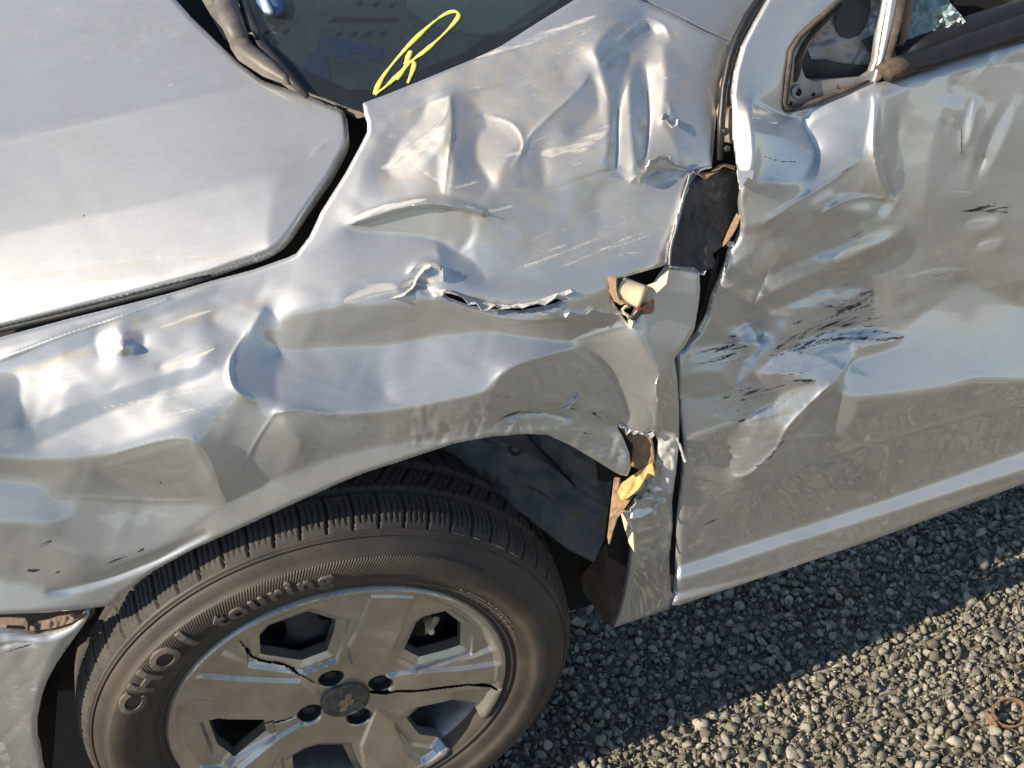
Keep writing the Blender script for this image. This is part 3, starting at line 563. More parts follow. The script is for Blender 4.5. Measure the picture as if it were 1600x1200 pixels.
# gathered fold running down from the mirror corner
ln(Z(3, (985, 400), (960, 480), (930, 600), (915, 700), (940, 760), (990, 800), (1020, 815), (985, 700), (970, 600), (1000, 420)), 28, 44, 3)
ln(Z(3, (1000, 405), (980, 600), (995, 710), (1040, 830), (1060, 720), (1100, 600), (1070, 450)), 2, -8, 6)
ln(Z(3, (1040, 830), (1060, 700), (1120, 620), (1215, 565), (1205, 640), (1090, 820), (1000, 920), (850, 985), (960, 880)), -4, 30, 3)
ln(Z(3, (1215, 565), (1250, 600), (1130, 830), (1020, 940), (860, 1000), (1000, 925), (1090, 825), (1205, 645)), 20, -20, 4)
ln(Z(3, (700, 880), (820, 800), (1000, 840), (1000, 870), (900, 960), (820, 960)), 20, -26, 5)
ln(Z(3, (640, 890), (780, 730), (910, 650), (930, 780), (820, 800), (700, 870)), -2, 30, 4)
ln(Z(3, (500, 1000), (640, 880), (700, 880), (760, 960), (650, 1040), (560, 1120), (470, 1140)), 2, -24, 5)
# broad grey field with its small dings
ln([(1410, 140), (1510, 108), (1710, 60), (1710, 400), (1560, 430), (1400, 460), (1370, 400), (1420, 300), (1450, 220)], 17, -4, 20)
ln(Z(3, (1250, 400), (1370, 380), (1460, 230), (1500, 260), (1430, 400), (1380, 470), (1290, 450)), 30, -12, 9)
ln(Z(3, (1315, 345), (1360, 305), (1420, 260), (1470, 200), (1440, 280), (1390, 340), (1340, 362)), -4, 34, 3)
ln(Z(3, (1200, 455), (1220, 433), (1242, 452), (1222, 478)), -4, 40, 2); ln(Z(3, (1268, 515), (1290, 503), (1308, 515), (1290, 528)), -4, 40, 2)
ln(Z(3, (1345, 560), (1360, 480), (1390, 410), (1395, 460), (1375, 570), (1355, 600)), 40, 44, 3)
ln(Z(3, (1400, 420), (1450, 420), (1440, 620), (1385, 640)), 38, -20, 4)
ln(Z(3, (1450, 600), (1540, 440), (1560, 460), (1500, 620), (1440, 720), (1420, 700)), 8, 30, 5)
ln(Z(3, (1410, 680), (1430, 655), (1440, 680), (1420, 740)), 46, 50, 2)
ln(Z(3, (1250, 790), (1320, 690), (1420, 640), (1410, 780), (1330, 830)), 26, -8, 8)
ln(Z(3, (1350, 930), (1430, 895), (1490, 900), (1480, 940), (1400, 960)), 34, 10, 4); ln(Z(3, (1400, 1030), (1440, 990), (1500, 990), (1490, 1030), (1430, 1045)), 34, 10, 4)
ln([(1430, 130), (1475, 150), (1452, 250), (1440, 330), (1405, 320), (1400, 220)], 13, 12, 8)
# middle: olive, streaky, with crushed ripples
ln([(1165, 360), (1240, 330), (1330, 330), (1400, 350), (1375, 420), (1300, 450), (1240, 500), (1170, 520), (1120, 470), (1140, 400)], 2, 8, 10)
ln(Z(3, (690, 1190), (750, 1060), (850, 1000), (940, 1040), (930, 1110), (820, 1200)), -6, 26, 4)
ln(Z(3, (540, 1150), (640, 1020), (760, 960), (740, 1060), (680, 1180), (600, 1220)), 12, -30, 5)
ln(Z(6, (590, 255), (720, 200), (920, 185), (860, 245), (700, 275)), 34, -8, 5)
ln(Z(6, (640, 300), (760, 270), (900, 240), (960, 200), (965, 260), (800, 340), (650, 400), (560, 440)), 14, -20, 5)
ln([(1125, 440), (1142, 390), (1160, 362), (1178, 370), (1175, 400), (1150, 440)], 36, 6, 4)
ln([(1180, 440), (1290, 392), (1390, 352), (1400, 366), (1300, 412), (1190, 462)], 16, 20, 6)
ln([(1180, 470), (1300, 418), (1400, 372), (1402, 392), (1310, 438), (1200, 486)], -4, -14, 6)
ln([(1150, 410), (1230, 372), (1300, 340), (1300, 356), (1230, 390), (1150, 432)], 14, -18, 6)
ln([(1420, 470), (1500, 440), (1600, 420), (1600, 436), (1500, 458), (1424, 486)], 10, 16, 6)
# blue dished area and the scuffed tongue
ln(Z(6, (1130, 330), (1240, 250), (1340, 165), (1440, 195), (1640, 270), (1900, 240), (1900, 520), (1640, 575), (1400, 565), (1250, 605), (900, 640), (825, 600), (880, 500), (1090, 420)), 41, -18, 11)
ln(Z(6, (500, 530), (640, 420), (780, 370), (960, 350), (1100, 390), (880, 445), (860, 520), (790, 600), (620, 770), (600, 830), (470, 950), (380, 970), (350, 900), (430, 750), (600, 620), (730, 575), (600, 545)), 43, -26, 4)
ln(Z(6, (600, 640), (780, 600), (620, 770), (590, 830), (470, 940), (390, 960), (440, 800)), 44, -26, 6)
ln(Z(6, (760, 440), (880, 440), (860, 520), (780, 595), (700, 570), (640, 540)), 52, -34, 4)
ln(Z(6, (620, 770), (790, 598), (800, 640), (640, 800), (600, 850), (500, 950), (470, 960), (600, 835)), -8, -20, 4)
ln(Z(6, (165, 470), (330, 420), (420, 440), (400, 640), (400, 740), (250, 800), (190, 800)), 34, -16, 10)
ln(Z(6, (190, 560), (330, 540), (390, 600), (300, 640), (200, 640)), 16, 0, 6)
ln(Z(6, (430, 330), (480, 285), (540, 300), (605, 380), (560, 425), (500, 400)), 18, 46, 3)
ln(Z(6, (395, 350), (470, 335), (505, 360), (495, 415), (400, 415)), 38, -44, 3)
ln(Z(6, (400, 560), (440, 480), (500, 450), (510, 430), (470, 540), (420, 620)), 4, 44, 3)
ln(Z(6, (350, 480), (410, 430), (430, 480), (395, 560), (370, 600)), 40, -30, 4)
ln(Z(6, (430, 560), (600, 540), (700, 570), (560, 600), (440, 640)), 3, 8, 4)
ln(Z(6, (350, 840), (460, 740), (500, 730), (460, 830), (400, 960), (370, 970)), -2, 28, 4)
# lower door: mirror of the gravel
ln(Z(6, (200, 850), (350, 830), (380, 980), (500, 955), (620, 850), (800, 650), (900, 660), (1250, 625), (1400, 585), (1700, 595), (1900, 600), (1900, 900), (600, 1210), (150, 1330), (180, 1000)), 0, 0, 6)
ln(Z(6, (790, 640), (900, 660), (880, 740), (830, 790), (680, 800)), 4, 18, 6)
ln([(1060, 905), (1060, 886), (1250, 824), (1450, 758), (1710, 668), (1710, 696), (1450, 782), (1250, 845)], 46, -18, 5)
ln([(1060, 925), (1160, 905), (1320, 855), (1320, 862), (1160, 915), (1060, 938)], 34, 0, 3)
ln([(1050, 950), (1225, 893), (1710, 714), (1710, 722), (1225, 902), (1050, 962)], -12, 0, 3)
do.solve(420)
rg_ = do.ridge
rg_([(1366, 152), (1364, 225), (1372, 270), (1392, 312)], 3, 4); rg_([(1376, 155), (1376, 230), (1388, 290), (1400, 312)], 2.5, -3)
rg_([(1392, 312), (1345, 308), (1310, 318), (1280, 338)], 3, 3); rg_([(1190, 352), (1240, 318), (1290, 288), (1342, 252)], 3, 2)
rg_(Z(6, (440, 325), (480, 345), (500, 380), (495, 410)), 4, -7); rg_(Z(6, (540, 545), (600, 548), (650, 570), (720, 575)), 2.5, 4)
rg_(Z(6, (350, 900), (380, 965), (450, 965), (560, 870), (620, 760), (790, 590), (880, 480)), 3, 3)
rg_(Z(6, (460, 280), (500, 190), (530, 120)), 3, -3); rg_(Z(6, (520, 840), (680, 810), (840, 800)), 2, 1.2)
rg_([(1130, 772), (1300, 712), (1450, 668), (1650, 616)], 3, 1.2, taper=False)
rg_([(1500, 205), (1502, 240)], 3, 2); rg_([(1560, 160), (1530, 220), (1510, 290)], 8, 1.2)
rg_([(1340, 90), (1345, 120)], 2, 0)
do.crumple([(1100, 520), (1180, 380), (1330, 330), (1400, 480), (1300, 620), (1230, 740), (1120, 700)], 16, 1.3, 40, 22)
do.crumple([(1410, 150), (1600, 120), (1600, 440), (1420, 440)], 30, .4, 90, 23)
do.rough([(1165, 350), (1400, 340), (1420, 480), (1300, 640), (1240, 740), (1110, 700), (1080, 560)], 20, .35, 44, 21)
do.rough([(1060, 640), (1300, 640), (1710, 600), (1710, 720), (1060, 930)], 20, .28, 70, 25)
do.rough([(1240, 60), (1710, 60), (1710, 620), (1300, 620)], 30, .35, 120, 27)
mk = do.mark
for l, w, a in [(Z(6, (560, 450), (680, 380), (800, 340), (930, 340)), 8, .44), (Z(6, (800, 400), (920, 395), (1030, 400), (1100, 390)), 5, .5), (Z(6, (830, 380), (960, 375)), 4, .44), (Z(6, (820, 300), (900, 240), (970, 200)), 10, .4), (Z(6, (620, 460), (740, 420), (850, 405)), 7, .36), (Z(6, (640, 575), (735, 572)), 5, .5), (Z(6, (350, 640), (400, 650), (480, 620), (600, 590)), 6, .42), (Z(6, (370, 390), (410, 400), (380, 430)), 6, .46), (Z(6, (220, 450), (300, 440), (360, 420)), 5, .34), (Z(6, (470, 945), (540, 890), (600, 820)), 5, .44), (Z(6, (410, 745), (440, 735)), 4, .46), (Z(6, (640, 740), (720, 660), (790, 600)), 2.5, .42), (Z(6, (1170, 145), (1290, 130)), 3, .46), (Z(6, (380, 460), (460, 450), (560, 520)), 10, .28),
                (Z(3, (1340, 880), (1440, 875), (1530, 885)), 4.5, .5), (Z(3, (1400, 860), (1600, 855)), 2, .4), (Z(3, (510, 650), (580, 670), (650, 675)), 1.6, .6), (Z(3, (740, 770), (850, 715), (920, 665)), 1.6, .52), (Z(3, (860, 1000), (940, 960)), 2, .46), (Z(3, (440, 900), (460, 930)), 7, .36), (Z(3, (480, 960), (600, 890), (700, 830)), 3.5, .32), (Z(9, (260, 190), (340, 155)), 3, .45), (Z(9, (270, 285), (330, 275)), 2, .45), (Z(3, (1340, 540), (1340, 640)), 2, .55), (Z(6, (1130, 330), (1230, 300), (1330, 260)), 12, .24)]: mk(0, l, w, a)
for l, w, a in [(Z(6, (1100, 140), (1250, 110), (1390, 110)), 5, .5), (Z(6, (560, 430), (700, 380), (900, 340)), 12, .36), (Z(6, (240, 660), (400, 650), (560, 620)), 9, .34), (Z(6, (230, 460), (340, 420)), 10, .34), (Z(6, (300, 170), (360, 180), (400, 165)), 4, .55), (Z(3, (1380, 920), (1480, 910), (1430, 945)), 5, .42), (Z(3, (1410, 1020), (1490, 1000)), 5, .42), (Z(3, (1415, 660), (1435, 670), (1415, 720)), 4, .6), (Z(3, (1280, 797), (1390, 800)), 1.8, .55), (Z(3, (500, 770), (580, 790), (650, 770)), 1.6, .6), (Z(6, (1270, 600), (1400, 580), (1600, 585)), 1.6, .55), (Z(6, (500, 810), (560, 790)), 6, .4), (Z(6, (940, 463), (955, 465)), 2, .6), (Z(9, (320, 230), (400, 250)), 5, .35), (Z(3, (480, 1000), (620, 960), (800, 880)), 4, .36), (Z(6, (340, 260), (480, 230), (620, 130)), 3, .36)]: mk(1, l, w, a)
for l, w, a in [(Z(3, (480, 1100), (640, 960), (900, 820)), 30, .26), (Z(9, (180, 300), (700, 130), (1400, -100)), 30, .22), (Z(3, (420, 440), (460, 520), (455, 640)), 6, .4), ([(1260, 165), (1320, 150), (1370, 132)], 5, .4), ([(1060, 940), (1225, 890), (1450, 808), (1700, 716)], 8, .34)]: mk(2, l, w, a)
for k, (c, ang, ln_, n, sp, w, a) in enumerate([((1250, 530), -22, 120, 40, 15, 1.5, .42), ((1330, 478), -14, 100, 24, 9, 1.4, .42), ((1190, 620), -16, 120, 30, 15, 1.3, .40), ((1140, 545), -18, 80, 24, 12, 1.5, .42), ((1210, 690), -38, 70, 12, 14, 1.2, .34), ((1360, 527), -4, 80, 12, 5, 1.2, .44), ((1560, 328), 0, 70, 10, 4, 1.2, .4), ((1300, 460), -22, 120, 14, 16, 1., .32), ((1250, 350), -24, 110, 10, 22, 1., .3), ((1110, 820), -14, 40, 8, 20, 1.2, .34)]): mk_ = do.scratches(0, c, ang, ln_, n, sp, w, a, 120+k)
for k, (c, ang, ln_, n, sp, w, a) in enumerate([((1240, 540), -22, 130, 24, 18, 1.3, .36), ((1180, 620), -18, 110, 18, 16, 1.2, .34), ((1200, 460), -26, 120, 20, 30, 1., .34), ((1260, 390), -24, 140, 16, 34, .9, .32), ((1220, 700), -34, 80, 14, 16, 1.2, .34), ((1540, 360), -8, 60, 10, 24, 1.2, .36), ((1450, 425), -10, 110, 8, 5, 1., .4), ((1300, 560), -20, 90, 8, 14, .9, .32), ((1420, 600), -4, 200, 6, 20, .7, .32)]): do.scratches(1, c, ang, ln_, n, sp, w, a, 160+k)
do.mark(0, Z(6, (540, 460), (680, 370), (820, 290), (970, 195), (980, 250), (1110, 385), (900, 430), (680, 440), (580, 480)), 0, .30, area=True, feather=10); do.mark(0, Z(6, (220, 460), (420, 380), (420, 440), (300, 470)), 0, .27, area=True, feather=8); do.mark(0, Z(6, (240, 660), (400, 620), (620, 570), (740, 560), (700, 600), (480, 640), (400, 690)), 0, .27, area=True, feather=8)
do.mark(1, Z(6, (230, 430), (420, 330), (640, 420), (960, 350), (860, 440), (640, 600), (560, 800), (400, 930), (360, 880), (420, 720), (240, 680)), 0, .31, area=True, feather=14)
DOOR = [(1238, -78), (1215, -30), (1199, 0), (1180, 34), (1161, 71), (1150, 112), (1144, 157), (1144, 210), (1150, 255), (1154, 281), (1156, 311), (1160, 349), (1156, 368), (1151, 380), (1142, 390), (1132, 419), (1125, 440), (1115, 467), (1108, 495), (1094, 522), (1075, 541), (1062, 552), (1061, 605), (1066, 665), (1070, 710), (1067, 755), (1061, 822), (1060, 892), (1058, 926), (1051, 946), (1060, 946), (1225, 891), (1375, 840), (1600, 756), (1700, 718), (1700, 30), (1600, 62), (1506, 84), (1440, 108), (1412, 119), (1386, 127), (1372, 128), (1372, 120), (1382, 90), (1395, 45), (1404, 0), (1412, -78)]
MIRROR = [(1345, -78), (1316, 0), (1275, 34), (1247, 59), (1233, 81), (1227, 125), (1224, 160), (1226, 172), (1232, 175), (1250, 171), (1319, 146), (1362, 128), (1368, 118), (1374, 92), (1382, 45), (1389, 0), (1396, -78)]
door = do.build('door', DOOR, [MIRROR], parent=car, flange=.008, roll=.003, rollw=6, label='silver front door caved in and scraped with black rubber marks')
# ------------------------------------------------------------------ helpers for what lies behind and between the panels
def follow(sheet, extra):                 # base that follows another panel, set back by extra metres
    return lambda px: np.exp(sheet.at(px))+extra
def panel(name, poly, base, material, parent, step=3., margin=12, flange=.004, rough=None, holes=(), label=None, leans=(), ell=300, roll=0., smooth=False, jag=0., marks=(), ridges=()):
    p = np.asarray(poly, float); s = Sheet(p[:, 0].min()-margin, p[:, 1].min()-margin, p[:, 0].max()+margin, p[:, 1].max()+margin, base, step)
    for l in leans: s.lean(*l)
    s.solve(ell)
    for r_ in ridges: s.ridge(*r_)
    if rough: s.rough(poly, 4, *rough)
    for m_ in marks: s.mark(*m_)
    return s, s.build(name, poly, holes, material, parent, label, flange, roll, 5, jag, smooth)
def facing(px, sheet, extra, el, az):
    e, a = R(el), R(az); P = CAM + rays([px])[0]*(math.exp(sheet.at([px])[0])+extra)
    return plane_base(P, np.array([-math.sin(a)*math.cos(e), -math.cos(a)*math.cos(e), math.sin(e)]))
def facing_y(px, y, el, az):
    e, a = R(el), R(az); return plane_base(on_y([px], [y])[0], np.array([-math.sin(a)*math.cos(e), -math.cos(a)*math.cos(e), math.sin(e)]))
def ragged(name, sheet, line, w0, w1, lift, material, parent, pitch=5., side=1, seed=1, lean_out=.5):
    """torn sheet-metal edge: a jagged lip standing off the panel along a line"""
    rg = np.random.default_rng(seed); l = smooth_loop(line, 8, False); seg = np.hypot(*np.diff(l, axis=0).T); cum = np.r_[0, np.cumsum(seg)]; n = max(int(cum[-1]/pitch), 3)
    s_ = np.linspace(0, cum[-1], n+1); px = np.stack([np.interp(s_, cum, l[:, 0]), np.interp(s_, cum, l[:, 1])], -1); tg = np.gradient(px, axis=0); tg /= np.linalg.norm(tg, axis=1, keepdims=True)
    nr = np.stack([-tg[:, 1], tg[:, 0]], -1)*side; w = (w0+(w1*1.35-w0)*rg.random(n+1)**2.2)*np.sin(np.pi*np.linspace(.04, .96, n+1))**.4; w[rg.random(n+1) < .4] *= .35
    V = []; F = []
    for i in range(n+1):
        j = rg.normal(0, pitch*.3)*tg[i]
        V += [sheet.pos(px[i]-nr[i]*1.5, -.001)[0], sheet.pos(px[i]+nr[i]*w[i]*.5, lift*.55)[0], sheet.pos(px[i]+nr[i]*w[i]+j, lift*rg.uniform(.7, 1.3))[0]]
    for i in range(n):
        for k in (0, 1): F.append((i*3+k, i*3+k+1, i*3+4+k, i*3+3+k))
    o = link(name, make_mesh(name, V, F, False), material, parent); m = o.modifiers.new('thickness', 'SOLIDIFY'); m.thickness = .0009; return o

# ------------------------------------------------------------------ behind the panels
panel('inner_structure', [(1200, -60), (1250, -60), (1225, 0), (1185, 60), (1172, 160), (1178, 300), (1180, 400), (1140, 470), (1110, 560), (1085, 600), (1082, 870), (1068, 905), (1025, 890), (985, 890), (950, 870), (935, 760), (930, 650), (930, 500), (920, 400), (1040, 380), (1040, 300), (1100, 170), (1128, 110), (1152, 60), (1178, 10)], follow(do, .055), 'dark_inner', car, step=6)
panel('cowl_tray', [(-80, 460), (225, 415), (370, 380), (430, 340), (500, 230), (500, 150), (370, 112), (180, -60), (160, -80), (370, -80), (392, 0), (450, 90), (520, 140), (600, 175), (620, 230), (540, 380), (490, 430), (330, 470), (-80, 575)], follow(ho, .055), 'dark_inner', car, step=6)
tube('hood_seal', ho.pos([(-60, 530), (0, 515), (100, 492), (225, 460), (290, 443), (330, 433)], -.010), [.0032]*5+[.0015], 'black_plastic', hood)
panel('inner_panel_edge', [(670, 440), (910, 440), (910, 510), (670, 490)], follow(fe, .03), 'dark_inner', fender, step=5)
pil, _ = panel('windscreen_pillar', [(990, -60), (1004, -2), (1052, 20), (1102, 46), (1144, 64), (1168, 30), (1186, 0), (1222, -60)], facing((1090, 10), fe, .012, 44, -8), 'silver_paint', car)
tube('weatherstrip', do.pos([(1226, -60), (1195, -10), (1170, 25), (1152, 60), (1140, 95), (1131, 140), (1127, 190), (1125, 250)], -.012), [.0055, .0055, .0052, .005, .0045, .004, .004, .003], 'seal_rubber', car)
hg, hinge = panel('door_hinge', Zs(1000, 0, 2.667, (398, 180), (440, 180), (408, 320), (392, 420), (388, 560), (392, 600), (335, 585), (325, 470), (345, 400), (340, 340), (375, 260)), follow(do, .02), 'hinge_metal', car, leans=[(Zs(1000, 0, 2.667, (345, 480), (380, 450), (385, 560), (350, 580)), 20, 50, 4), (Zs(1000, 0, 2.667, (345, 350), (400, 320), (390, 430), (350, 440)), 10, -30, 4)])
torn, torn_o = panel('torn_liner', Zs(900, 230, 4.137, (745, 160), (790, 150), (850, 178), (900, 150), (950, 112), (1000, 120), (1045, 132), (1058, 260), (1068, 420), (1035, 468), (1000, 550), (950, 640), (880, 690), (905, 750), (880, 785), (840, 790), (800, 805), (770, 775), (690, 775), (605, 765), (600, 700), (640, 560), (690, 370), (715, 230)), facing((1095, 345), fe, .004, 22, -22), 'black_plastic', car, step=2.5, rough=(.9, 26, 4),
    leans=[(Zs(900, 230, 4.137, (780, 640), (840, 620), (830, 790), (790, 800)), 15, 40, 5), (Zs(900, 230, 4.137, (750, 150), (1050, 120), (1040, 190), (760, 220)), 55, 0, 6)], ell=200)
ragged('torn_edge', torn, Zs(900, 230, 4.137, (600, 760), (612, 640), (645, 520), (690, 340), (725, 215), (760, 155)), 1.5, 5, .003, 'primer_flake', torn_o, 9, -1, 3)
ragged('torn_edge', torn, Zs(900, 230, 4.137, (770, 150), (830, 170), (880, 160), (940, 112), (1030, 128)), 3, 7, .004, 'tan_filler', torn_o, 8, 1, 4)
ragged('torn_edge', torn, Zs(900, 230, 4.137, (605, 768), (690, 775), (760, 780), (800, 812), (830, 800)), 2, 6, .003, 'primer_flake', torn_o, 4, 1, 5)
panel('door_edge_flap', Zs(900, 230, 4.137, (1040, 150), (1150, 145), (1145, 215), (1110, 190), (1075, 265), (1050, 230)), facing((1165, 275), do, -.006, 30, 20), 'silver_paint', door, step=2)
panel('broken_clip', Zs(900, 230, 4.137, (940, 640), (1000, 500), (1040, 425), (1065, 450), (1040, 520), (985, 610), (950, 645)), facing((1145, 360), do, .005, 35, 30), 'tan_filler', car, step=2, rough=(.7, 10, 4))
panel('broken_clip', Zs(900, 230, 4.137, (970, 625), (990, 605), (1030, 615), (1020, 640), (985, 640)), facing((1142, 380), do, .004, 45, 20), 'cream_plastic', car, step=2)

for q, r_ in (((1131, 205), .0042), ((1134, 232), .0036), ((1152, 118), .004)):
    c_ = do.pos(q, -.014)[0]; dirv = np.array([-.1, -.8, .35])*.006; tube('hinge_bolt', [c_, c_+dirv, c_+dirv*1.25], [r_, r_, r_*.7], 'steel_dark', car, 6, up=(1, 0, 0))
tube('wiring_loom', do.pos([(1118, 400), (1112, 440), (1100, 480), (1090, 520), (1074, 548), (1060, 580), (1062, 640)], -.028), .0035, 'seal_rubber', car, 10)
# ------------------------------------------------------------------ torn edges of the fender
ragged('torn_edge', fe, [(612, 466), (640, 452), (652, 430), (668, 414), (692, 418), (694, 440)], 3, 8, .006, 'primer_flake', fender, 8, 1, 11)
ragged('torn_edge', fe, [(676, 456), (700, 452), (722, 462), (745, 470), (775, 476), (805, 478)], 4, 12, .006, 'primer_flake', fender, 10, 1, 12)
ragged('torn_edge', fe, [(800, 477), (835, 472), (862, 462), (892, 452)], 3, 8, .005, 'primer_flake', fender, 10, 1, 13)
ragged('torn_edge', fe, [(845, 488), (890, 486), (930, 482), (975, 488)], 4, 10, .005, 'silver_paint', fender, 11, 1, 14)
ragged('torn_edge', fe, [(1000, 285), (1014, 262), (1035, 247), (1056, 258), (1075, 262)], 4, 10, .008, 'silver_paint', fender, 6, -1, 15)
ragged('torn_edge', fe, [(1112, 262), (1092, 268), (1078, 285), (1066, 312), (1055, 350), (1047, 385), (1044, 411)], 1, 3.5, .003, 'silver_paint', fender, 9, -1, 16)
ragged('torn_edge', fe, [(545, 349), (600, 330), (660, 317), (712, 321), (758, 333)], .5, 3, .003, 'silver_paint', fender, 16, 1, 17)
ragged('torn_edge', fe, [(969, 662), (985, 671), (1000, 675), (1012, 679), (1021, 676)], 3, 9, .003, 'primer_flake', fender, 4, 1, 18)
ragged('torn_edge', fe, [(1038, 178), (1044, 186), (1052, 192), (1057, 186)], 4, 9, .006, 'primer_flake', fender, 4, 1, 19)
ragged('torn_edge', fe, [(1029, 592), (1026, 612), (1030, 628)], 2, 5, .004, 'silver_paint', fender, 5, 1, 20)
ragged('torn_edge', fe, [(973, 802), (988, 797), (1000, 782), (1014, 772)], 3, 8, .006, 'primer_flake', fender, 4, -1, 21)
ragged('torn_edge', fe, [(1022, 770), (1030, 790), (1012, 806), (990, 812)], 2, 6, .003, 'primer_flake', fender, 4, 1, 22)
ragged('torn_edge', fe, [(1058, 684), (1064, 700), (1070, 722)], 2, 6, .006, 'primer_flake', fender, 4, -1, 23)
ragged('torn_edge', fe, [(878, 640), (895, 626), (904, 614)], 3, 7, .006, 'silver_paint', fender, 5, 1, 24)

# ------------------------------------------------------------------ dislodged side indicator
ind = empty('side_indicator', parent=car); zi = lambda *p: Zs(900, 230, 4.137, *p)
panel('lens_socket', zi((190, 835), (560, 765), (600, 800), (480, 960), (350, 1180), (230, 1080), (200, 960)), follow(fe, .04), 'dark_inner', ind, step=4)
a = fe.pos(zi((285, 915)), -.008)[0]; b_ = fe.pos(zi((420, 965)), .010)[0]; w = b_-a
tube('bulb_holder', [a, a+w*.06, a+w*.12, b_, b_+w*.15], [.0125, .0135, .0125, .012, .012], 'cream_plastic', ind, 20)
tube('seal_ring', [a-w*.10, a-w*.02], [.0142, .0142], 'black_plastic', ind, 20)
pl, _ = panel('backing_plate', zi((600, 795), (585, 885), (470, 990), (400, 1060), (372, 1105), (362, 1172), (343, 1165), (335, 1120), (392, 1010), (440, 900), (530, 865)), facing(zi((470, 960))[0], fe, -.012, 30, 45), 'cream_plastic', ind, step=1.5, flange=.006)
panel('lens', zi((425, 1050), (480, 985), (545, 930), (540, 985), (515, 1045), (490, 1075), (455, 1082)), facing(zi((490, 1010))[0], fe, -.006, 10, -50), 'amber_lens', ind, step=1.5, flange=.006, roll=.003)
panel('lens_base', zi((375, 1110), (430, 1045), (545, 925), (585, 885), (560, 935), (470, 1030), (385, 1120)), facing(zi((470, 1000))[0], fe, -.0095, 10, -50), 'black_plastic', ind, step=1.5)
panel('mounting_clip', zi((208, 842), (258, 852), (262, 930), (280, 985), (315, 1010), (290, 1022), (245, 995), (215, 930)), facing(zi((240, 930))[0], fe, -.004, 20, 40), 'tan_filler', ind, step=1.5, flange=.006)
tube('spring_clip', [fe.pos(q, .006)[0] for q in zi((350, 1030), (320, 1030), (302, 1050), (312, 1075), (335, 1085), (345, 1110))], .0018, 'cream_plastic', ind, 8)

# ------------------------------------------------------------------ broken bits in the tear behind the wheel
zt = lambda *p: Zs(880, 620, 3.157, *p)
panel('torn_filler', zt((270, 140), (340, 150), (430, 190), (450, 300), (455, 395), (400, 375), (335, 340), (345, 240), (300, 180)), facing(zt((380, 260))[0], fe, .012, 14, 35), 'tan_filler', fender, step=2, rough=(1.6, 18, 6))
panel('foam_block', zt((268, 470), (285, 430), (330, 395), (395, 350), (440, 325), (452, 388), (415, 375), (395, 420), (372, 455), (320, 500), (285, 508)), facing(zt((340, 430))[0], fe, -.002, 38, 42), 'yellow_foam', car, step=1.5, rough=(1.2, 14, 7), flange=.012)
panel('torn_bracket', zt((250, 400), (275, 410), (270, 470), (310, 505), (345, 492), (300, 555), (262, 608), (240, 680), (225, 735), (218, 690), (232, 560)), facing(zt((265, 560))[0], fe, .006, 12, 45), 'tan_filler', car, step=1.5, rough=(.8, 14, 8))
panel('torn_flap', zt((395, 375), (432, 385), (432, 440), (395, 492), (345, 522), (368, 470)), facing(zt((405, 440))[0], fe, .006, 30, 40), 'primer_flake', fender, step=1.5, rough=(.8, 10, 9))
panel('torn_flap', zt((340, 600), (345, 560), (395, 515), (445, 520), (450, 560), (385, 598)), facing(zt((390, 560))[0], fe, -.002, 34, -30), 'silver_paint', fender, step=1.5, rough=(.6, 16, 9))
panel('torn_flap', zt((283, 572), (310, 590), (345, 680), (350, 765), (325, 725), (300, 640)), facing(zt((325, 680))[0], fe, .002, 20, 55), 'cream_plastic', fender, step=1.5)

# ------------------------------------------------------------------ wheel arch
zl = lambda *p: Zs(640, 660, 4, *p)
ln_, liner = panel('arch_liner', zl((-60, 240), (0, 190), (250, 120), (500, 60), (900, 70), (1100, 150), (1290, 270), (1270, 330), (1250, 500), (1215, 740), (1150, 875), (1000, 800), (880, 715), (800, 650), (700, 575), (600, 510), (480, 410), (300, 300), (100, 240)), facing_y((850, 760), .088, 30, 12), 'liner_plastic', car, step=3,
    ridges=[(zl((660, 330), (800, 410), (900, 480), (1090, 600)), 4, 3), (zl((300, 150), (600, 330)), 20, 4), (zl((960, 330), (940, 500)), 8, -3)], rough=(1.2, 46, 14), flange=.003)
a = np.linspace(0, 2*math.pi, 25); c_ = np.array(zl((665, 170))[0])
tube('liner_clip', [ln_.pos((c_[0]+9*math.cos(w), c_[1]+8*math.sin(w)), .001)[0] for w in a], .0018, 'rubber', car, 8)
flat_sheet('mud_guard', Zs(880, 620, 3.157, (150, 810), (200, 735), (325, 868), (318, 920), (300, 1000), (262, 1115), (243, 1146), (170, 1060), (100, 965), (85, 890)), [.12, .10, .062, .062, .062, .064, .066, .10, .14, .15], 'mud_plastic', car, .004)
flat_sheet('inner_wing', [(830, 800), (950, 835), (960, 880), (925, 945), (890, 955), (870, 900)], [.17, .15, .14, .17, .19, .19], 'dark_inner', car, .004)
flat_sheet('inner_wing', [(20, 965), (140, 945), (230, 960), (170, 1100), (150, 1310), (20, 1310)], .2, 'dark_inner', car, .004)
# dark wheel house
V = []; F = []; na = 40
for i in range(na+1):
    th = R(5+185*i/na)
    for y, r_ in ((.075, .372), (.30, .365)): V.append((r_*math.cos(th), y, .313+r_*math.sin(th)))
    V.append((.05*math.cos(th), .30, .313+.05*math.sin(th)))
for i in range(na):
    for k in (0, 1): F.append((i*3+k, i*3+k+1, i*3+4+k, i*3+3+k))
link('wheel_house', make_mesh('wheel_house', V, F), 'dark_inner', car)

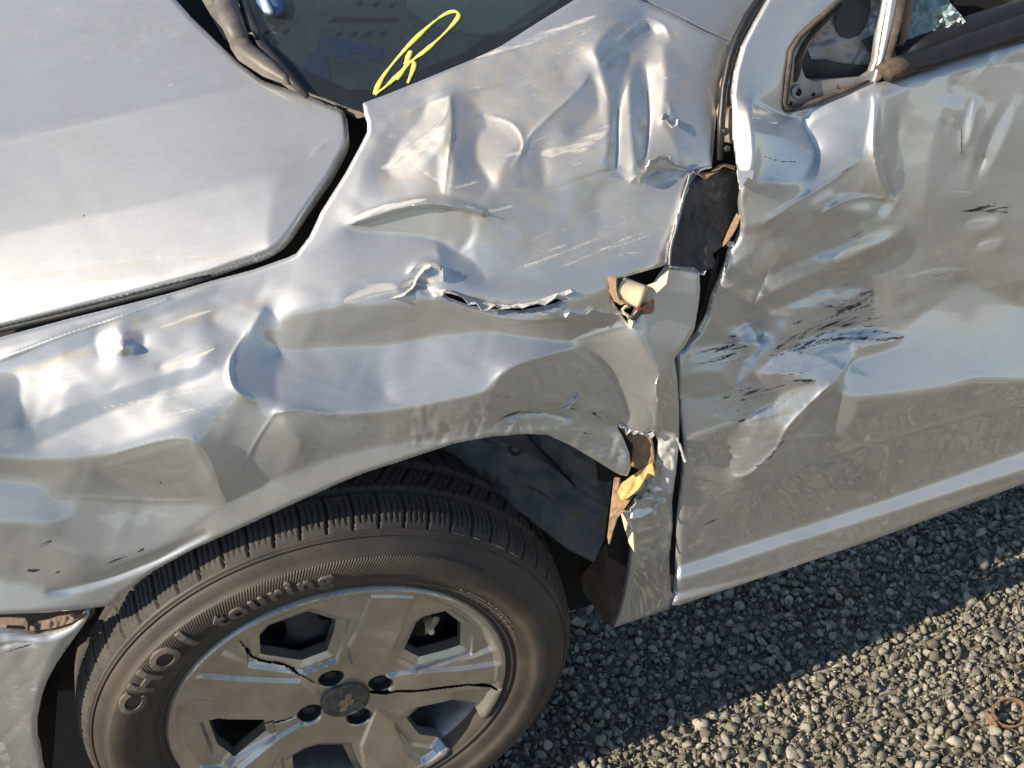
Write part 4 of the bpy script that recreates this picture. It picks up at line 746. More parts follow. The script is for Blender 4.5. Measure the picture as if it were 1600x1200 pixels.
# ------------------------------------------------------------------ bumper
bump_base = profile_base([0, .2, .4, .55, .62, .8], [.05, .03, .018, .012, .02, .05])
bu = Sheet(-90, 930, 170, 1300, bump_base, 2.5)
bu.lean([(-90, 985), (59, 992), (112, 979), (140, 960), (95, 1040), (60, 1120), (65, 1300), (-90, 1300)], 12, 8, 10)
bu.lean([(-90, 986), (59, 990), (112, 976), (112, 988), (60, 1002), (-90, 998)], 55, 6, 3); bu.lean([(80, 1020), (125, 975), (142, 958), (100, 1035), (70, 1090), (62, 1150), (50, 1150), (55, 1090)], 8, -24, 6)
bu.solve(300); bu.ridge([(0, 1010), (30, 1004), (58, 1008)], 4, -3); bu.ridge([(92, 1030), (105, 1005), (118, 990)], 3, -3); bu.rough([(-90, 980), (140, 960), (60, 1300), (-90, 1300)], 10, .4, 60, 31)
for l, w_, a_ in [([(0, 1012), (30, 1006), (55, 1004)], 8, .36), ([(20, 1060), (30, 1120), (34, 1200)], 20, .28), ([(60, 1040), (50, 1100)], 8, .3), ([(0, 1160), (12, 1200)], 12, .4)]: bu.mark(1, l, w_, a_)
for l, w_, a_ in [([(0, 1022), (30, 1012), (50, 1006)], 3, .45), ([(95, 1030), (108, 1002)], 3, .44), ([(60, 985), (110, 978)], 5, 0)]: bu.mark(0, l, w_, a_)
bu.mark(2, [(0, 1040), (40, 1100), (30, 1200)], 30, .3); bu.mark(2, [(62, 990), (112, 977), (138, 962)], 5, .6)
bu.build('bumper', [(-80, 987), (0, 988), (59, 992), (85, 987), (112, 978), (140, 959), (134, 972), (115, 998), (88, 1037), (74, 1063), (66, 1085), (59, 1120), (59, 1160), (65, 1200), (90, 1290), (-80, 1290)], (), 'silver_paint', car, 'scraped silver bumper corner ahead of the wheel', .01, .002, 5)
zb = lambda *p: Zs(0, 880, 3.75, *p)
panel('bumper_bracket', zb((-80, 330), (20, 318), (150, 322), (165, 350), (160, 392), (60, 388), (-80, 400)), facing((10, 970), bu, .018, 45, 20), 'mud_plastic', car, step=2.5, holes=[zb((35, 362), (155, 368), (150, 392), (35, 388))], rough=(.5, 20, 2))
panel('bumper_bracket', zb((160, 345), (260, 335), (330, 315), (430, 300), (500, 298), (420, 350), (300, 385), (170, 398)), facing((70, 968), bu, .014, 40, 25), 'mud_plastic', car, step=2.5, rough=(1.4, 12, 5))
panel('bumper_cavity', [(-80, 935), (150, 935), (150, 960), (100, 1000), (-80, 1010)], follow(bu, .05), 'dark_inner', car, step=5)

# ------------------------------------------------------------------ mirror mount and window
zm = lambda *p: Zs(1100, 0, 3.2, *p)
OPEN = zm((770, -200), (690, 20), (640, 70), (525, 220), (492, 290), (490, 345), (505, 385), (540, 406), (690, 396), (800, 384), (842, 355), (862, 300), (880, 180), (912, 0), (925, -200))
mo, mount = panel('mirror_mount', MIRROR, follow(do, .005), 'inner_silver', door, step=2, holes=[OPEN], flange=.012, label='bare metal mirror mount with its mirror missing')
tube('mount_gasket', do.pos([(1341, -60), (1318, -4), (1277, 32), (1250, 57), (1236, 80), (1231, 122), (1227, 160), (1228, 168), (1236, 171), (1252, 167), (1319, 142), (1358, 127)], .001), [.0028]*10+[.0025, .0015], 'brown_gasket', door, 10)
tube('mount_gasket', do.pos([(1330, -60), (1308, 8), (1276, 42), (1256, 70), (1246, 92), (1244, 116), (1242, 128)], -.004), [.0060]*5+[.004, .002], 'brown_gasket', door, 10, .3)
tube('mount_gasket', do.pos([(1414, -60), (1406, 0), (1396, 48), (1384, 96), (1372, 122), (1362, 130)], -.003), [.0075, .0075, .0065, .005, .004, .002], 'brown_gasket', door, 10, .5)
tube('mount_gasket', do.pos([(1420, -30), (1417, 20), (1413, 55), (1409, 72)], -.012), [.006, .0055, .004, .001], 'tan_filler', door, 8, .5)
def ring_on(sheet, name, c, r0, r1, out, material, parent, n=24):
    V = []; F = []
    for i in range(n):
        w = 2*math.pi*i/n; dx, dy = math.cos(w), math.sin(w)
        V += [sheet.pos((c[0]+dx*r1, c[1]+dy*r1*1.12), -.001)[0], sheet.pos((c[0]+dx*(r1-1), c[1]+dy*(r1-1)*1.12), out)[0], sheet.pos((c[0]+dx*(r0+1), c[1]+dy*(r0+1)*1.12), out)[0], sheet.pos((c[0]+dx*r0, c[1]+dy*r0*1.12), -.004)[0]]
    for i in range(n):
        j = (i+1) % n
        for k in range(3): F.append((i*4+k, i*4+k+1, j*4+k+1, j*4+k))
    F.append([i*4+3 for i in range(n)])
    return link(name, make_mesh(name, V, F), material, parent)
bolt = ring_on(mo, 'bolt_boss', zm((470, 460))[0], 4.5, 11, .0025, 'inner_silver', door)
for q, r_ in ((zm((470, 462))[0], 4.8), (zm((546, 472))[0], 2.6), (zm((433, 515))[0], 2.6)):
    tube('bolt_hole', [mo.pos(q, -.003)[0], mo.pos(q, .0008 if r_ < 4 else .0012)[0]], [.0008*r_, .0008*r_], 'dark_inner', door, 14, up=(1, 0, 0))
tri = zm((655, 440), (665, 422), (676, 440)); tube('moulded_mark', [mo.pos(q, .0004)[0] for q in tri+tri[:1]], .0005, 'wiper_grey', door, 6)
ip, _ = panel('inner_panel', zm((760, -200), (680, 0), (620, 70), (500, 230), (470, 300), (470, 400), (560, 430), (860, 400), (900, 200), (940, -200)), follow(do, .034), 'inner_silver', door, step=2.5, leans=[(zm((520, 200), (620, 190), (690, 190), (760, 220), (840, 200), (860, 260), (600, 250)), 10, 20, 6), (zm((800, 0), (870, 0), (870, 120), (830, 200), (790, 190), (840, 100)), 25, 40, 5), (zm((530, 215), (650, 195), (640, 225), (540, 235)), 60, 30, 4)], rough=(.8, 24, 3))
panel('panel_hole', zm((680, -180), (668, 40), (658, 110), (662, 150), (690, 184), (735, 192), (775, 178), (806, 140), (832, 60), (838, -180)), follow(do, .031), 'black_plastic', door, step=2.5, smooth=False)
panel('panel_hole', zm((488, 255), (520, 250), (540, 300), (620, 300), (700, 320), (860, 330), (860, 395), (690, 405), (540, 415), (490, 370)), follow(do, .030), 'black_plastic', door, step=2.5)
panel('broken_tab', zm((800, 200), (880, 160), (872, 255), (830, 262)), follow(do, .026), 'steel_dark', door, step=2)
panel('window_cavity', [(1350, 130), (1375, 90), (1396, -60), (1700, -60), (1700, 60), (1500, 110), (1400, 140)], follow(do, .07), 'dark_inner', car, step=6)
sl_ = [(1383, 112), (1410, 101), (1450, 92), (1500, 74), (1560, 55), (1600, 42), (1700, 6)]
sealo = tube('window_seal', do.pos(sl_, .002), [.0125, .013, .0135, .0155, .017, .018, .018], 'seal_rubber', door, 16, .7, label='black rubber window seal with a torn brown end')
tube('window_seal', do.pos([(1400, 84), (1450, 66), (1520, 40), (1600, 16), (1700, -20)], -.016), [.010, .013, .015, .016, .016], 'seal_rubber', door, 14, .7)
tube('seal_end', do.pos([(1379, 116), (1384, 112), (1398, 106), (1425, 99)], .0035), [.0118, .0130, .0136, .011], 'brown_gasket', door, 16, .72)
crumb = zm((985, 215), (1000, 150), (1030, 60), (1050, -40), (1180, -60), (1230, 10), (1275, 60), (1300, 110), (1290, 130), (1200, 150), (1100, 190))
gs, _ = panel('shattered_glass', crumb, facing(zm((1130, 90))[0], do, .02, 35, 10), 'teal_glass_crumb', car, step=2, rough=(2.4, 16, 9), jag=1.0, label='crumpled sheet of shattered teal window glass')
for q in ((1280, 85), (1295, 108), (1265, 95), (1240, 60), (1180, 100), (1215, 130)):
    p_ = gs.pos(zm(q)[0], .004)[0]; V = p_+rng.normal(0, .0022, (6, 3)); bm = bmesh.new(); vs = [bm.verts.new(v) for v in V]; bmesh.ops.convex_hull(bm, input=vs); me = bpy.data.meshes.new('glass_crumb'); bm.to_mesh(me); bm.free(); link('glass_crumb', me, 'white_plastic', car)
panel('headlining', [(1538, -60), (1560, -12), (1600, 10), (1700, 14), (1700, -60)], follow(do, .05), 'headliner', car, step=5)
tube('headlining_edge', do.pos([(1545, -40), (1566, -6), (1604, 12), (1700, 18)], -.046), .004, 'black_plastic', car)

# ------------------------------------------------------------------ windscreen, wiper, dashboard
gq = [CAM + rays([q])[0]*(math.exp(fe.at([q])[0])+.016) for q in ((567, 161), (740, 90), (885, 4))]
gl_n = np.cross(gq[1]-gq[0], np.array([-.467, .858, .213])); gl_n /= np.linalg.norm(gl_n); gl_n *= np.sign(gl_n[2]); gl_p = gq[0]
GLASS = [(300, -60), (345, 20), (400, 80), (460, 135), (540, 168), (575, 176), (660, 140), (750, 100), (845, 45), (910, -10), (960, -60)]
gl, screen = panel('windscreen', GLASS, plane_base(gl_p, gl_n), 'windscreen_glass', car, step=4, flange=0)
dash_base = plane_base(gl_p-gl_n*.022, gl_n*.5+np.array([-.10, -.17, .5]))
da, dash = panel('dashboard', [(270, -80), (350, 60), (440, 140), (560, 185), (700, 150), (860, 70), (990, -80)], dash_base, 'dash_plastic', car, step=5, flange=.0)
zd = lambda *p: Zs(250, 0, 2.4615, *p)
for (x, y) in ((770, 10), (830, 14), (893, 18), (690, 128), (747, 128), (803, 128), (858, 128), (410, 124), (482, 120)):
    panel('vent_slot', zd((x-16, y+9), (x-4, y-9), (x+16, y-9), (x+4, y+9)), follow(da, -.0012), 'frit_black', dash, step=2, margin=8, flange=.001)
panel('vent_slot', zd((650, 84), (668, 64), (920, 68), (915, 84)), follow(da, -.0012), 'frit_black', dash, step=2.5, flange=.001)
panel('blue_reflection', zd((525, 300), (590, 185), (640, 135), (700, 150), (860, 185), (850, 240), (760, 200), (640, 215), (660, 330), (640, 345)), follow(da, -.004), 'reflection_and_nozzle_blue', car, step=3)  # sky reflection in the windscreen, put in as a blue sheet
panel('sunlit_dash', [(630, -60), (636, 12), (660, 30), (697, 45), (754, 53), (790, 45), (851, 0), (880, -60)], follow(da, -.006), 'sunlit_dash_green', dash, step=4)  # sunlit part of the dashboard, its light put into a paler green sheet
panel('screen_border', [(905, -60), (872, 2), (828, 36), (800, 50), (757, 58), (728, 80), (640, 116), (585, 140), (545, 140), (470, 105), (425, 70), (372, 8), (345, -60), (305, -60), (345, 20), (400, 80), (460, 135), (540, 168), (572, 175), (660, 140), (750, 100), (845, 45), (905, -6), (950, -60)], follow(gl, .003), 'frit_black', screen, step=3, flange=.001)
panel('sticker', zd((608, 182), (636, 170), (772, 232), (756, 254), (622, 204)), follow(gl, .0018), 'sticker_pale', screen, step=2, flange=.0008)
for st_ in (Z(2, (228, 392), (262, 320), (340, 222), (430, 130), (500, 72), (550, 48), (576, 56), (568, 84), (515, 142), (440, 210), (385, 252), (330, 308), (272, 362), (228, 392)), Z(2, (378, 212), (362, 252), (348, 290), (318, 330)), Z(2, (352, 268), (375, 256), (392, 262), (386, 295), (366, 345))):
    q = smooth_loop(st_, 8, False); tube('marker_stroke', gl.pos(q, .0014), .0022*(1+.35*np.sin(np.arange(len(q))*.37)+rng.normal(0, .07, len(q))), 'yellow_marker', screen, 8, .3, up=tuple(gl_n), label='yellow marker scrawl on the glass')
wi = empty('wiper', parent=car)
tube('arm', gl.pos([(334, -40), (350, 0), (366, 42), (378, 72)], .014), [.0135, .013, .012, .0105], 'wiper_grey', wi, 18)
tube('arm_cover', gl.pos([(376, 68), (384, 82), (420, 108), (446, 124), (452, 132)], .012), [.0115, .011, .0095, .005, .001], 'wiper_grey', wi, 18)
tube('blade', gl.pos([(368, -40), (392, 40), (410, 75), (440, 110), (480, 150)], .008), [.004, .006, .006, .0065, .003], 'black_plastic', wi, 10)
tube('pivot_clip', gl.pos([(388, 54), (396, 52), (401, 60)], .02), [.002, .003, .002], 'frit_black', wi, 8)
nz = tube('washer_nozzle', gl.pos([(412, -24), (420, 0), (428, 16), (432, 22)], .012), [.012, .013, .011, .004], 'reflection_and_nozzle_blue', car, 14, .6); tube('nozzle_tip', gl.pos([(410, -6), (418, 14), (424, 20)], .021), [.004, .005, .002], 'white_plastic', nz, 10)
# ------------------------------------------------------------------ wheel
WZ = .313
wheel = empty('wheel', parent=car)
def lathe(name, prof, n, material, parent, rad=None):
    prof = np.asarray(prof, float); m = len(prof); V = np.zeros((n, m, 3)); th = np.arange(n)*2*math.pi/n
    r_ = np.broadcast_to(prof[:, 1], (n, m)) + (0 if rad is None else rad); V[..., 0] = r_*np.cos(th)[:, None]; V[..., 1] = prof[:, 0]; V[..., 2] = WZ+r_*np.sin(th)[:, None]
    i, k = np.meshgrid(np.arange(n), np.arange(m-1), indexing='ij'); j = (i+1) % n
    F = np.stack([i*m+k, i*m+k+1, j*m+k+1, j*m+k], -1).reshape(-1, 4)
    return link(name, make_mesh(name, V.reshape(-1, 3), F), material, parent)
def tyre_material():
    m = MATS['rubber']; nt = m.node_tree; b = nt.nodes['Principled BSDF']; L = nt.links.new
    tc = nd(nt, 'ShaderNodeTexCoord'); sx = nd(nt, 'ShaderNodeSeparateXYZ'); L(tc.outputs['Object'], sx.inputs[0])
    dz_ = nd(nt, 'ShaderNodeMath', operation='SUBTRACT'); L(sx.outputs[2], dz_.inputs[0]); dz_.inputs[1].default_value = WZ
    an = nd(nt, 'ShaderNodeMath', operation='ARCTAN2'); L(dz_.outputs[0], an.inputs[0]); L(sx.outputs[0], an.inputs[1])
    # fine oblique ribs on the moulded band
    x2 = nd(nt, 'ShaderNodeVectorMath', operation='LENGTH'); cb = nd(nt, 'ShaderNodeCombineXYZ'); L(sx.outputs[0], cb.inputs[0]); L(dz_.outputs[0], cb.inputs[1]); L(cb.outputs[0], x2.inputs[0])
    ph = nd(nt, 'ShaderNodeMath', operation='MULTIPLY_ADD'); L(an.outputs[0], ph.inputs[0]); ph.inputs[1].default_value = 520.; 
    rr = nd(nt, 'ShaderNodeMath', operation='MULTIPLY'); L(x2.outputs['Value'], rr.inputs[0]); rr.inputs[1].default_value = 900.; L(rr.outputs[0], ph.inputs[2])
    sn = nd(nt, 'ShaderNodeMath', operation='SINE'); L(ph.outputs[0], sn.inputs[0])
    def gate(lo, hi, src):
        a = nd(nt, 'ShaderNodeMath', operation='GREATER_THAN'); a.inputs[1].default_value = lo; L(src, a.inputs[0])
        c = nd(nt, 'ShaderNodeMath', operation='LESS_THAN'); c.inputs[1].default_value = hi; L(src, c.inputs[0])
        k = nd(nt, 'ShaderNodeMath', operation='MULTIPLY'); L(a.outputs[0], k.inputs[0]); L(c.outputs[0], k.inputs[1]); return k.outputs[0]
    g = nd(nt, 'ShaderNodeMath', operation='MULTIPLY'); L(gate(.2345, .2640, x2.outputs['Value']), g.inputs[0]); L(gate(.75, 2.35, an.outputs[0]), g.inputs[1])
    h = nd(nt, 'ShaderNodeMath', operation='MULTIPLY'); L(g.outputs[0], h.inputs[0]); L(sn.outputs[0], h.inputs[1])
    bp = nd(nt, 'ShaderNodeBump'); bp.inputs['Strength'].default_value = .7; bp.inputs['Distance'].default_value = .0006; L(h.outputs[0], bp.inputs['Height'])
    old = b.inputs['Normal'].links[0].from_socket; L(old, bp.inputs['Normal']); L(bp.outputs[0], b.inputs['Normal'])
tyre_material()
side = [(.016, .192), (.006, .200), (.001, .2045), (-.0005, .2075), (-.001, .2085), (-.0035, .2095), (-.004, .2115), (-.0025, .2125), (-.003, .2165), (-.0055, .2175), (-.0075, .222), (-.0105, .230), (-.0125, .238), (-.0145, .2385), (-.0165, .246), (-.0170, .254), (-.0165, .262), (-.0145, .270), (-.0125, .2725), (-.0105, .2728), (-.0075, .279), (-.0035, .285), (-.0005, .2885), (.0012, .2892), (.0012, .2905), (.0002, .2908), (.0012, .2922), (.0030, .2928), (.0028, .2942), (.0042, .2955), (.006, .2965)]
side = [(y, .2045+(r_-.2045)*.88 if r_ > .2045 else r_) for y, r_ in side]
lathe('sidewall', side, 360, 'rubber', wheel)
# tread: shoulder blocks, sipes, circumferential grooves
nb = 66; per = 20; n = nb*per
ys = np.concatenate([np.linspace(.006, .046, 15), [.0475, .049, .0555, .057], np.linspace(.060, .086, 8), [.0875, .089, .097, .0985], np.linspace(.103, .13, 6), [.1315, .133, .140, .1415], np.linspace(.146, .186, 8)])
crown = np.interp(ys, [.006, .014, .025, .05, .096, .142, .167, .186], [.2968, .303, .3070, .3105, .3125, .3105, .307, .2968])
crown = .2045+(crown-.2045)*.88
th = np.arange(n); ph = th % per; blk = th//per
rad = np.zeros((n, len(ys)))
for k, y in enumerate(ys):
    for c, hw in ((.0523, .0042), (.093, .0046), (.1365, .0042)):
        if abs(y-c) < hw: rad[:, k] -= .0065
    if y < .05:
        off = (2.5*np.sin((y-.006)/.044*2.6)).astype(float) if False else 2.5*math.sin((y-.006)/.044*2.6)
        p_ = (ph+off) % per
        rad[:, k] -= np.where((p_ < 2.0), .0055 if y > .009 else .0025, 0)
        for c in (6.5, 11, 15.5): rad[:, k] -= np.where(np.abs(p_-c) < .55, .0022 if (.014 < y < .046) else 0, 0)
    elif .057 <= y <= .0885:
        p_ = (ph+(y-.057)/.03*14) % per
        rad[:, k] -= np.where((p_ < 2.) & (y > .066), .005, 0)
        for c in (6, 12): rad[:, k] -= np.where(np.abs(p_-c) < .6, .002, 0)
    elif .098 <= y <= .132:
        p_ = (ph-(y-.098)/.03*10) % per; rad[:, k] -= np.where(p_ < 2., .004, 0)
    elif y > .142:
        p_ = (ph+6) % per; rad[:, k] -= np.where(p_ < 2., .005, 0)
lathe('tread', np.stack([ys, crown], -1), n, 'tread_rubber', wheel, rad)
# lettering moulded on the sidewall
def arc_text(body, a0, a1, r0, size, material):
    cu = bpy.data.curves.new('lettering', 'FONT'); cu.body = body; cu.size = size; cu.extrude = .0010; cu.offset = size*.022; cu.bevel_depth = .0004; cu.resolution_u = 4; cu.space_character = 1.2
    o = bpy.data.objects.new('tmp', cu); col.objects.link(o); dg = bpy.context.evaluated_depsgraph_get(); me = bpy.data.meshes.new_from_object(o.evaluated_get(dg)); bpy.data.objects.remove(o)
    bm = bmesh.new(); bm.from_mesh(me); bmesh.ops.triangulate(bm, faces=bm.faces); bmesh.ops.subdivide_edges(bm, edges=[e for e in bm.edges if e.calc_length() > size*.2], cuts=2); bm.to_mesh(me); bm.free()
    x = np.array([v.co[:] for v in me.vertices]); w = x[:, 0].max(); sp = R(a0-a1)
    sy = np.interp(r0+x[:, 1], [p[1] for p in side], [p[0] for p in side])
    an = R(a0)-x[:, 0]/w*sp; r_ = r0+x[:, 1]
    V = np.stack([r_*np.cos(an), sy-.0012-x[:, 2]*1.0, WZ+r_*np.sin(an)], -1)
    for v, p in zip(me.vertices, V): v.co = p
    me.update(); me.name = 'lettering'
    return link('lettering', me, material, wheel, 'raised rubber lettering '+body)
arc_text('CHO1', 149.5, 119.5, .2365, .0365, 'letter_rubber')
arc_text('touring', 112.5, 82, .2335, .0350, 'letter_rubber')
# rows of small moulded ticks by the bead
V = []; F = []
for row, (rr, a0, a1, na) in enumerate(((.2135, 14, 66, 74), (.2195, 8, 60, 60), (.2238, 18, 44, 26))):
    for i in range(na):
        if rng.random() < .22: continue
        a = R(a0+(a1-a0)*i/na); da_ = R((a1-a0)/na*.33); y_ = np.interp(rr, [p[1] for p in side], [p[0] for p in side])
        q = []
        for aa, r2 in ((a-da_, rr-.0012), (a+da_, rr-.0012), (a+da_, rr+.0012), (a-da_, rr+.0012)): q.append((r2*math.cos(aa), y_-.0009, WZ+r2*math.sin(aa)))
        b0 = len(V); V += q+[(x, y+.0015, z) for x, y, z in q]; F += [(b0, b0+1, b0+2, b0+3), (b0, b0+4, b0+5, b0+1), (b0+1, b0+5, b0+6, b0+2), (b0+2, b0+6, b0+7, b0+3), (b0+3, b0+7, b0+4, b0)]
link('moulded_ticks', make_mesh('moulded_ticks', V, F, False), 'letter_rubber', wheel)

# ------------------------------------------------------------------ hubcap
def grid_cut(loops, x0, y0, x1, y1, st):
    nx, ny = int((x1-x0)/st)+1, int((y1-y0)/st)+1; X, Y = np.meshgrid(x0+np.arange(nx)*st, y0+np.arange(ny)*st)
    ins = inside(loops[0], X, Y)
    for h in loops[1:]: ins &= ~inside(h, X, Y)
    c = ins[:-1, :-1].astype(int)+ins[1:, :-1]+ins[:-1, 1:]+ins[1:, 1:]; jj, ii = np.nonzero(c > 0); used = np.zeros(X.shape, bool)
    for a, b in ((0, 0), (0, 1), (1, 0), (1, 1)): used[jj+a, ii+b] = True
    idx = np.full(X.shape, -1); idx[used] = np.arange(used.sum()); P = np.stack([X[used], Y[used]], -1); o = ~ins[used]; best = np.full(o.sum(), 1e9); Q = P[o].copy()
    for lp in loops:
        d, bx, by, _ = seg_dist(lp, P[o][:, 0], P[o][:, 1]); k = d < best; best = np.where(k, d, best); Q[k, 0] = bx[k]; Q[k, 1] = by[k]
    P[o] = Q; F = np.stack([idx[jj, ii], idx[jj, ii+1], idx[jj+1, ii+1], idx[jj+1, ii]], -1)
    A = P[F]; ar = np.abs((A[:, 2, 0]-A[:, 0, 0])*(A[:, 3, 1]-A[:, 1, 1])-(A[:, 2, 1]-A[:, 0, 1])*(A[:, 3, 0]-A[:, 1, 0])); return P, F[ar > 1e-10]
def with_flange(V, F, depth):
    E = np.concatenate([F[:, [0, 1]], F[:, [1, 2]], F[:, [2, 3]], F[:, [3, 0]]]); n = len(V); key = np.minimum(E[:, 0], E[:, 1]).astype(np.int64)*n+np.maximum(E[:, 0], E[:, 1])
    _, inv, cnt = np.unique(key, return_inverse=True, return_counts=True); B = E[cnt[inv] == 1]; bv = np.unique(B); mp = np.full(n, -1); mp[bv] = n+np.arange(len(bv))
    V2 = V[bv].copy(); V2[:, 1] += depth
    return np.concatenate([V, V2]), np.concatenate([F, np.stack([B[:, 1], B[:, 0], mp[B[:, 0]], mp[B[:, 1]]], -1)])
def wxz(px, y): P = on_y(px, np.full(len(px), y)); return np.stack([P[:, 0], P[:, 2]-WZ], -1)
CAPC = np.array([.003, .001])
def pol(r_, a): return np.array([r_*math.cos(R(a)), r_*math.sin(R(a))])
WIN = [100, 28, -44, -116, 172]
HOLES = [[(406, 996), (420, 982), (482, 959), (525, 970), (522, 988), (512, 1020), (472, 1035), (407, 1023)],
         [(632, 1017), (650, 975), (662, 966), (697, 959), (721, 977), (720, 1010), (655, 1029)],
         [(636, 1125), (655, 1107), (705, 1095), (744, 1106), (754, 1121), (730, 1152), (705, 1162), (656, 1150)],
         [(457, 1183), (478, 1172), (497, 1167), (536, 1166), (553, 1200), (560, 1232), (520, 1248), (462, 1236)],
         [(326, 1128), (347, 1122), (412, 1125), (416, 1144), (366, 1183), (340, 1166)]]
wins = [wxz(q, .0105) for q in HOLES]
SPOKES = [wxz(q, .002) for q in ([(577, 925), (647, 926), (628, 985), (605, 1035), (578, 1048), (548, 1042), (541, 1010), (553, 988)], [(268, 1090), (300, 1050), (330, 1052), (400, 1058), (470, 1063), (500, 1085), (480, 1108), (440, 1114), (360, 1112), (280, 1101)], [(788, 1030), (792, 1058), (700, 1073), (615, 1085), (585, 1076), (605, 1056), (640, 1048), (720, 1040)], [(585, 1110), (620, 1136), (640, 1170), (672, 1200), (640, 1242), (575, 1242), (562, 1165)], [(505, 1112), (518, 1132), (486, 1150), (436, 1178), (400, 1242), (306, 1242), (290, 1204), (360, 1196), (432, 1152)])]
lugs = [CAPC+pol(.046, a) for a in (100, 10, 190, -80)]
circ = lambda c, r_, n=28: np.array([c+np.array([r_*math.cos(2*math.pi*i/n), r_*math.sin(2*math.pi*i/n)]) for i in range(n)])
def crack(line, w):
    l = smooth_loop(line, 4, False); t = np.gradient(l, axis=0); t /= np.linalg.norm(t, axis=1, keepdims=True); nn = np.stack([-t[:, 1], t[:, 0]], -1); k = w*np.sin(np.pi*np.linspace(.06, .94, len(l)))[:, None]**.6
    return np.concatenate([l+nn*k, (l-nn*k)[::-1]])
ck1 = wxz(Zs(520, 900, 4, (215, 748), (330, 742), (400, 720), (520, 712), (650, 690), (760, 674), (840, 664), (920, 674), (1015, 690)), .003)
ck2 = wxz(Zs(240, 900, 4, (543, 428), (580, 470), (620, 532), (700, 562), (800, 578), (880, 610), (960, 655), (1010, 690)), .003)
ck3 = wxz(Zs(240, 900, 4, (700, 980), (770, 925), (830, 914), (885, 893)), .003)
outer = circ(np.zeros(2), .2035, 160)
loops = [outer]+wins+[circ(l_, .0135) for l_ in lugs]
P, F = grid_cut(loops, -.21, -.21, .2101, .2101, .0013)
def hub_y(P):
    r_ = np.hypot(P[:, 0], P[:, 1]); y = np.interp(r_, [0, .03, .06, .10, .15, .18, .187, .191, .196, .2005, .2035], [.008, .0075, .0055, .003, .001, .0012, .0012, -.001, -.0035, -.0035, .001])
    an = np.degrees(np.arctan2(P[:, 1], P[:, 0]))
    for a0, w_ in zip(WIN, wins):
        c = w_.mean(0); big = c+(w_-c)*1.36; d = seg_dist(w_, P[:, 0], P[:, 1])[0]
        dbig = seg_dist(big, P[:, 0], P[:, 1])[0]; ib = inside(big, P[:, 0], P[:, 1])
        # sunk facet around the opening, with a narrow raised frame at its rim
        y += np.where(ib, np.clip(dbig/.0030, 0, 1)*.0052, 0)*np.clip((.193-r_)/.012, 0, 1)
        y += np.clip(1-d/.009, 0, 1)*.0050
        da = np.abs((an-a0+180) % 360-180); y += np.clip((r_-.135)/.05, 0, 1)*np.clip((25-da)/1.8, 0, 1)*.0050*np.clip((.193-r_)/.008, 0, 1)
    for sp in SPOKES:
        d = seg_dist(sp, P[:, 0], P[:, 1])[0]; y -= np.where(inside(sp, P[:, 0], P[:, 1]), np.clip(d/.0032, 0, 1)*.0042, 0)*np.clip((.196-r_)/.006, 0, 1)
    for l_ in lugs: d = np.hypot(P[:, 0]-l_[0], P[:, 1]-l_[1]); y += np.clip(1-(d-.0135)/.004, 0, 1)**2*.003
    # the piece below the long crack has dropped back
    sd = P[:, 1]-np.interp(P[:, 0], ck1[:, 0], ck1[:, 1]); k = (sd < 0)*np.clip((P[:, 0]-.03)/.02, 0, 1)*np.clip(1+sd/.07, 0, 1)
    y -= k*.0015
    for ck, wd in ((ck1, .0035), (ck2, .0022), (ck3, .0022)): y += np.exp(-(seg_dist(smooth_loop(ck, 4, False), P[:, 0], P[:, 1], False)[0]/wd)**2)*.002
    return y
V = np.stack([P[:, 0], hub_y(P), P[:, 1]+WZ], -1)
cc = V[F].mean(1); dk = np.full(len(cc), False)
for ck, wd in ((ck1, .0046), (ck2, .0014), (ck3, .0014)):
    d_, _, _, t_ = seg_dist(smooth_loop(ck, 4, False), cc[:, 0], cc[:, 2]-WZ, False); dk |= d_ < wd*np.sin(np.pi*np.clip(t_*.85+.1, 0, 1))**.6
nk = int((~dk).sum()); V, F = with_flange(V, F[~dk], .014)
cc = V[F].mean(1); crack_shade = np.zeros(len(F), bool)   # crack walls coloured black for the shade inside the gaps
for ck in (ck1, ck2, ck3): crack_shade |= (np.arange(len(F)) >= nk) & (seg_dist(smooth_loop(ck, 4, False), cc[:, 0], cc[:, 2]-WZ, False)[0] < .006)
hubcap = link('hubcap', make_mesh('hubcap', V, F), 'hubcap_paint', wheel, 'silver plastic hubcap with cracked spokes')
hubcap.data.materials.append(MATS['frit_black'])
for f_, k_ in zip(hubcap.data.polygons, crack_shade): f_.material_index = 1 if k_ else 0
hm_ = hubcap.modifiers.new('split', 'EDGE_SPLIT'); hm_.split_angle = R(20)
# centre cap with its worn emblem
c3 = np.array([CAPC[0], 0, CAPC[1]+WZ])
lathe_c = [(.009, .030), (.0035, .0295), (.0015, .0285), (.0025, .0265), (.0040, .0255), (.0030, .020), (.0022, .010), (.002, .0005)]
V = []; F = []; nn = 40
for i in range(nn):
    for y, r_ in lathe_c: V.append((c3[0]+r_*math.cos(2*math.pi*i/nn), y, c3[2]+r_*math.sin(2*math.pi*i/nn)))
m = len(lathe_c)
for i in range(nn):
    for k in range(m-1): j = (i+1) % nn; F.append((i*m+k, i*m+k+1, j*m+k+1, j*m+k))
mat('cap_grey', (.16, .153, .14), .45, .3, nscale=120, color2=(.055, .052, .05)); mat('emblem_gold', (.50, .39, .22), .4, .5, nscale=200, color2=(.20, .17, .13))
link('centre_cap', make_mesh('centre_cap', V, F), 'cap_grey', wheel)
bow = np.array([(-1, -.26), (-.34, -.26), (-.28, -.55), (.42, -.55), (.36, -.26), (1.05, -.26), (1, .26), (.34, .26), (.28, .55), (-.42, .55), (-.36, .26), (-1.05, .26)])*.0155
ra = R(64); bow = bow@np.array([[math.cos(ra), math.sin(ra)], [-math.sin(ra), math.cos(ra)]])
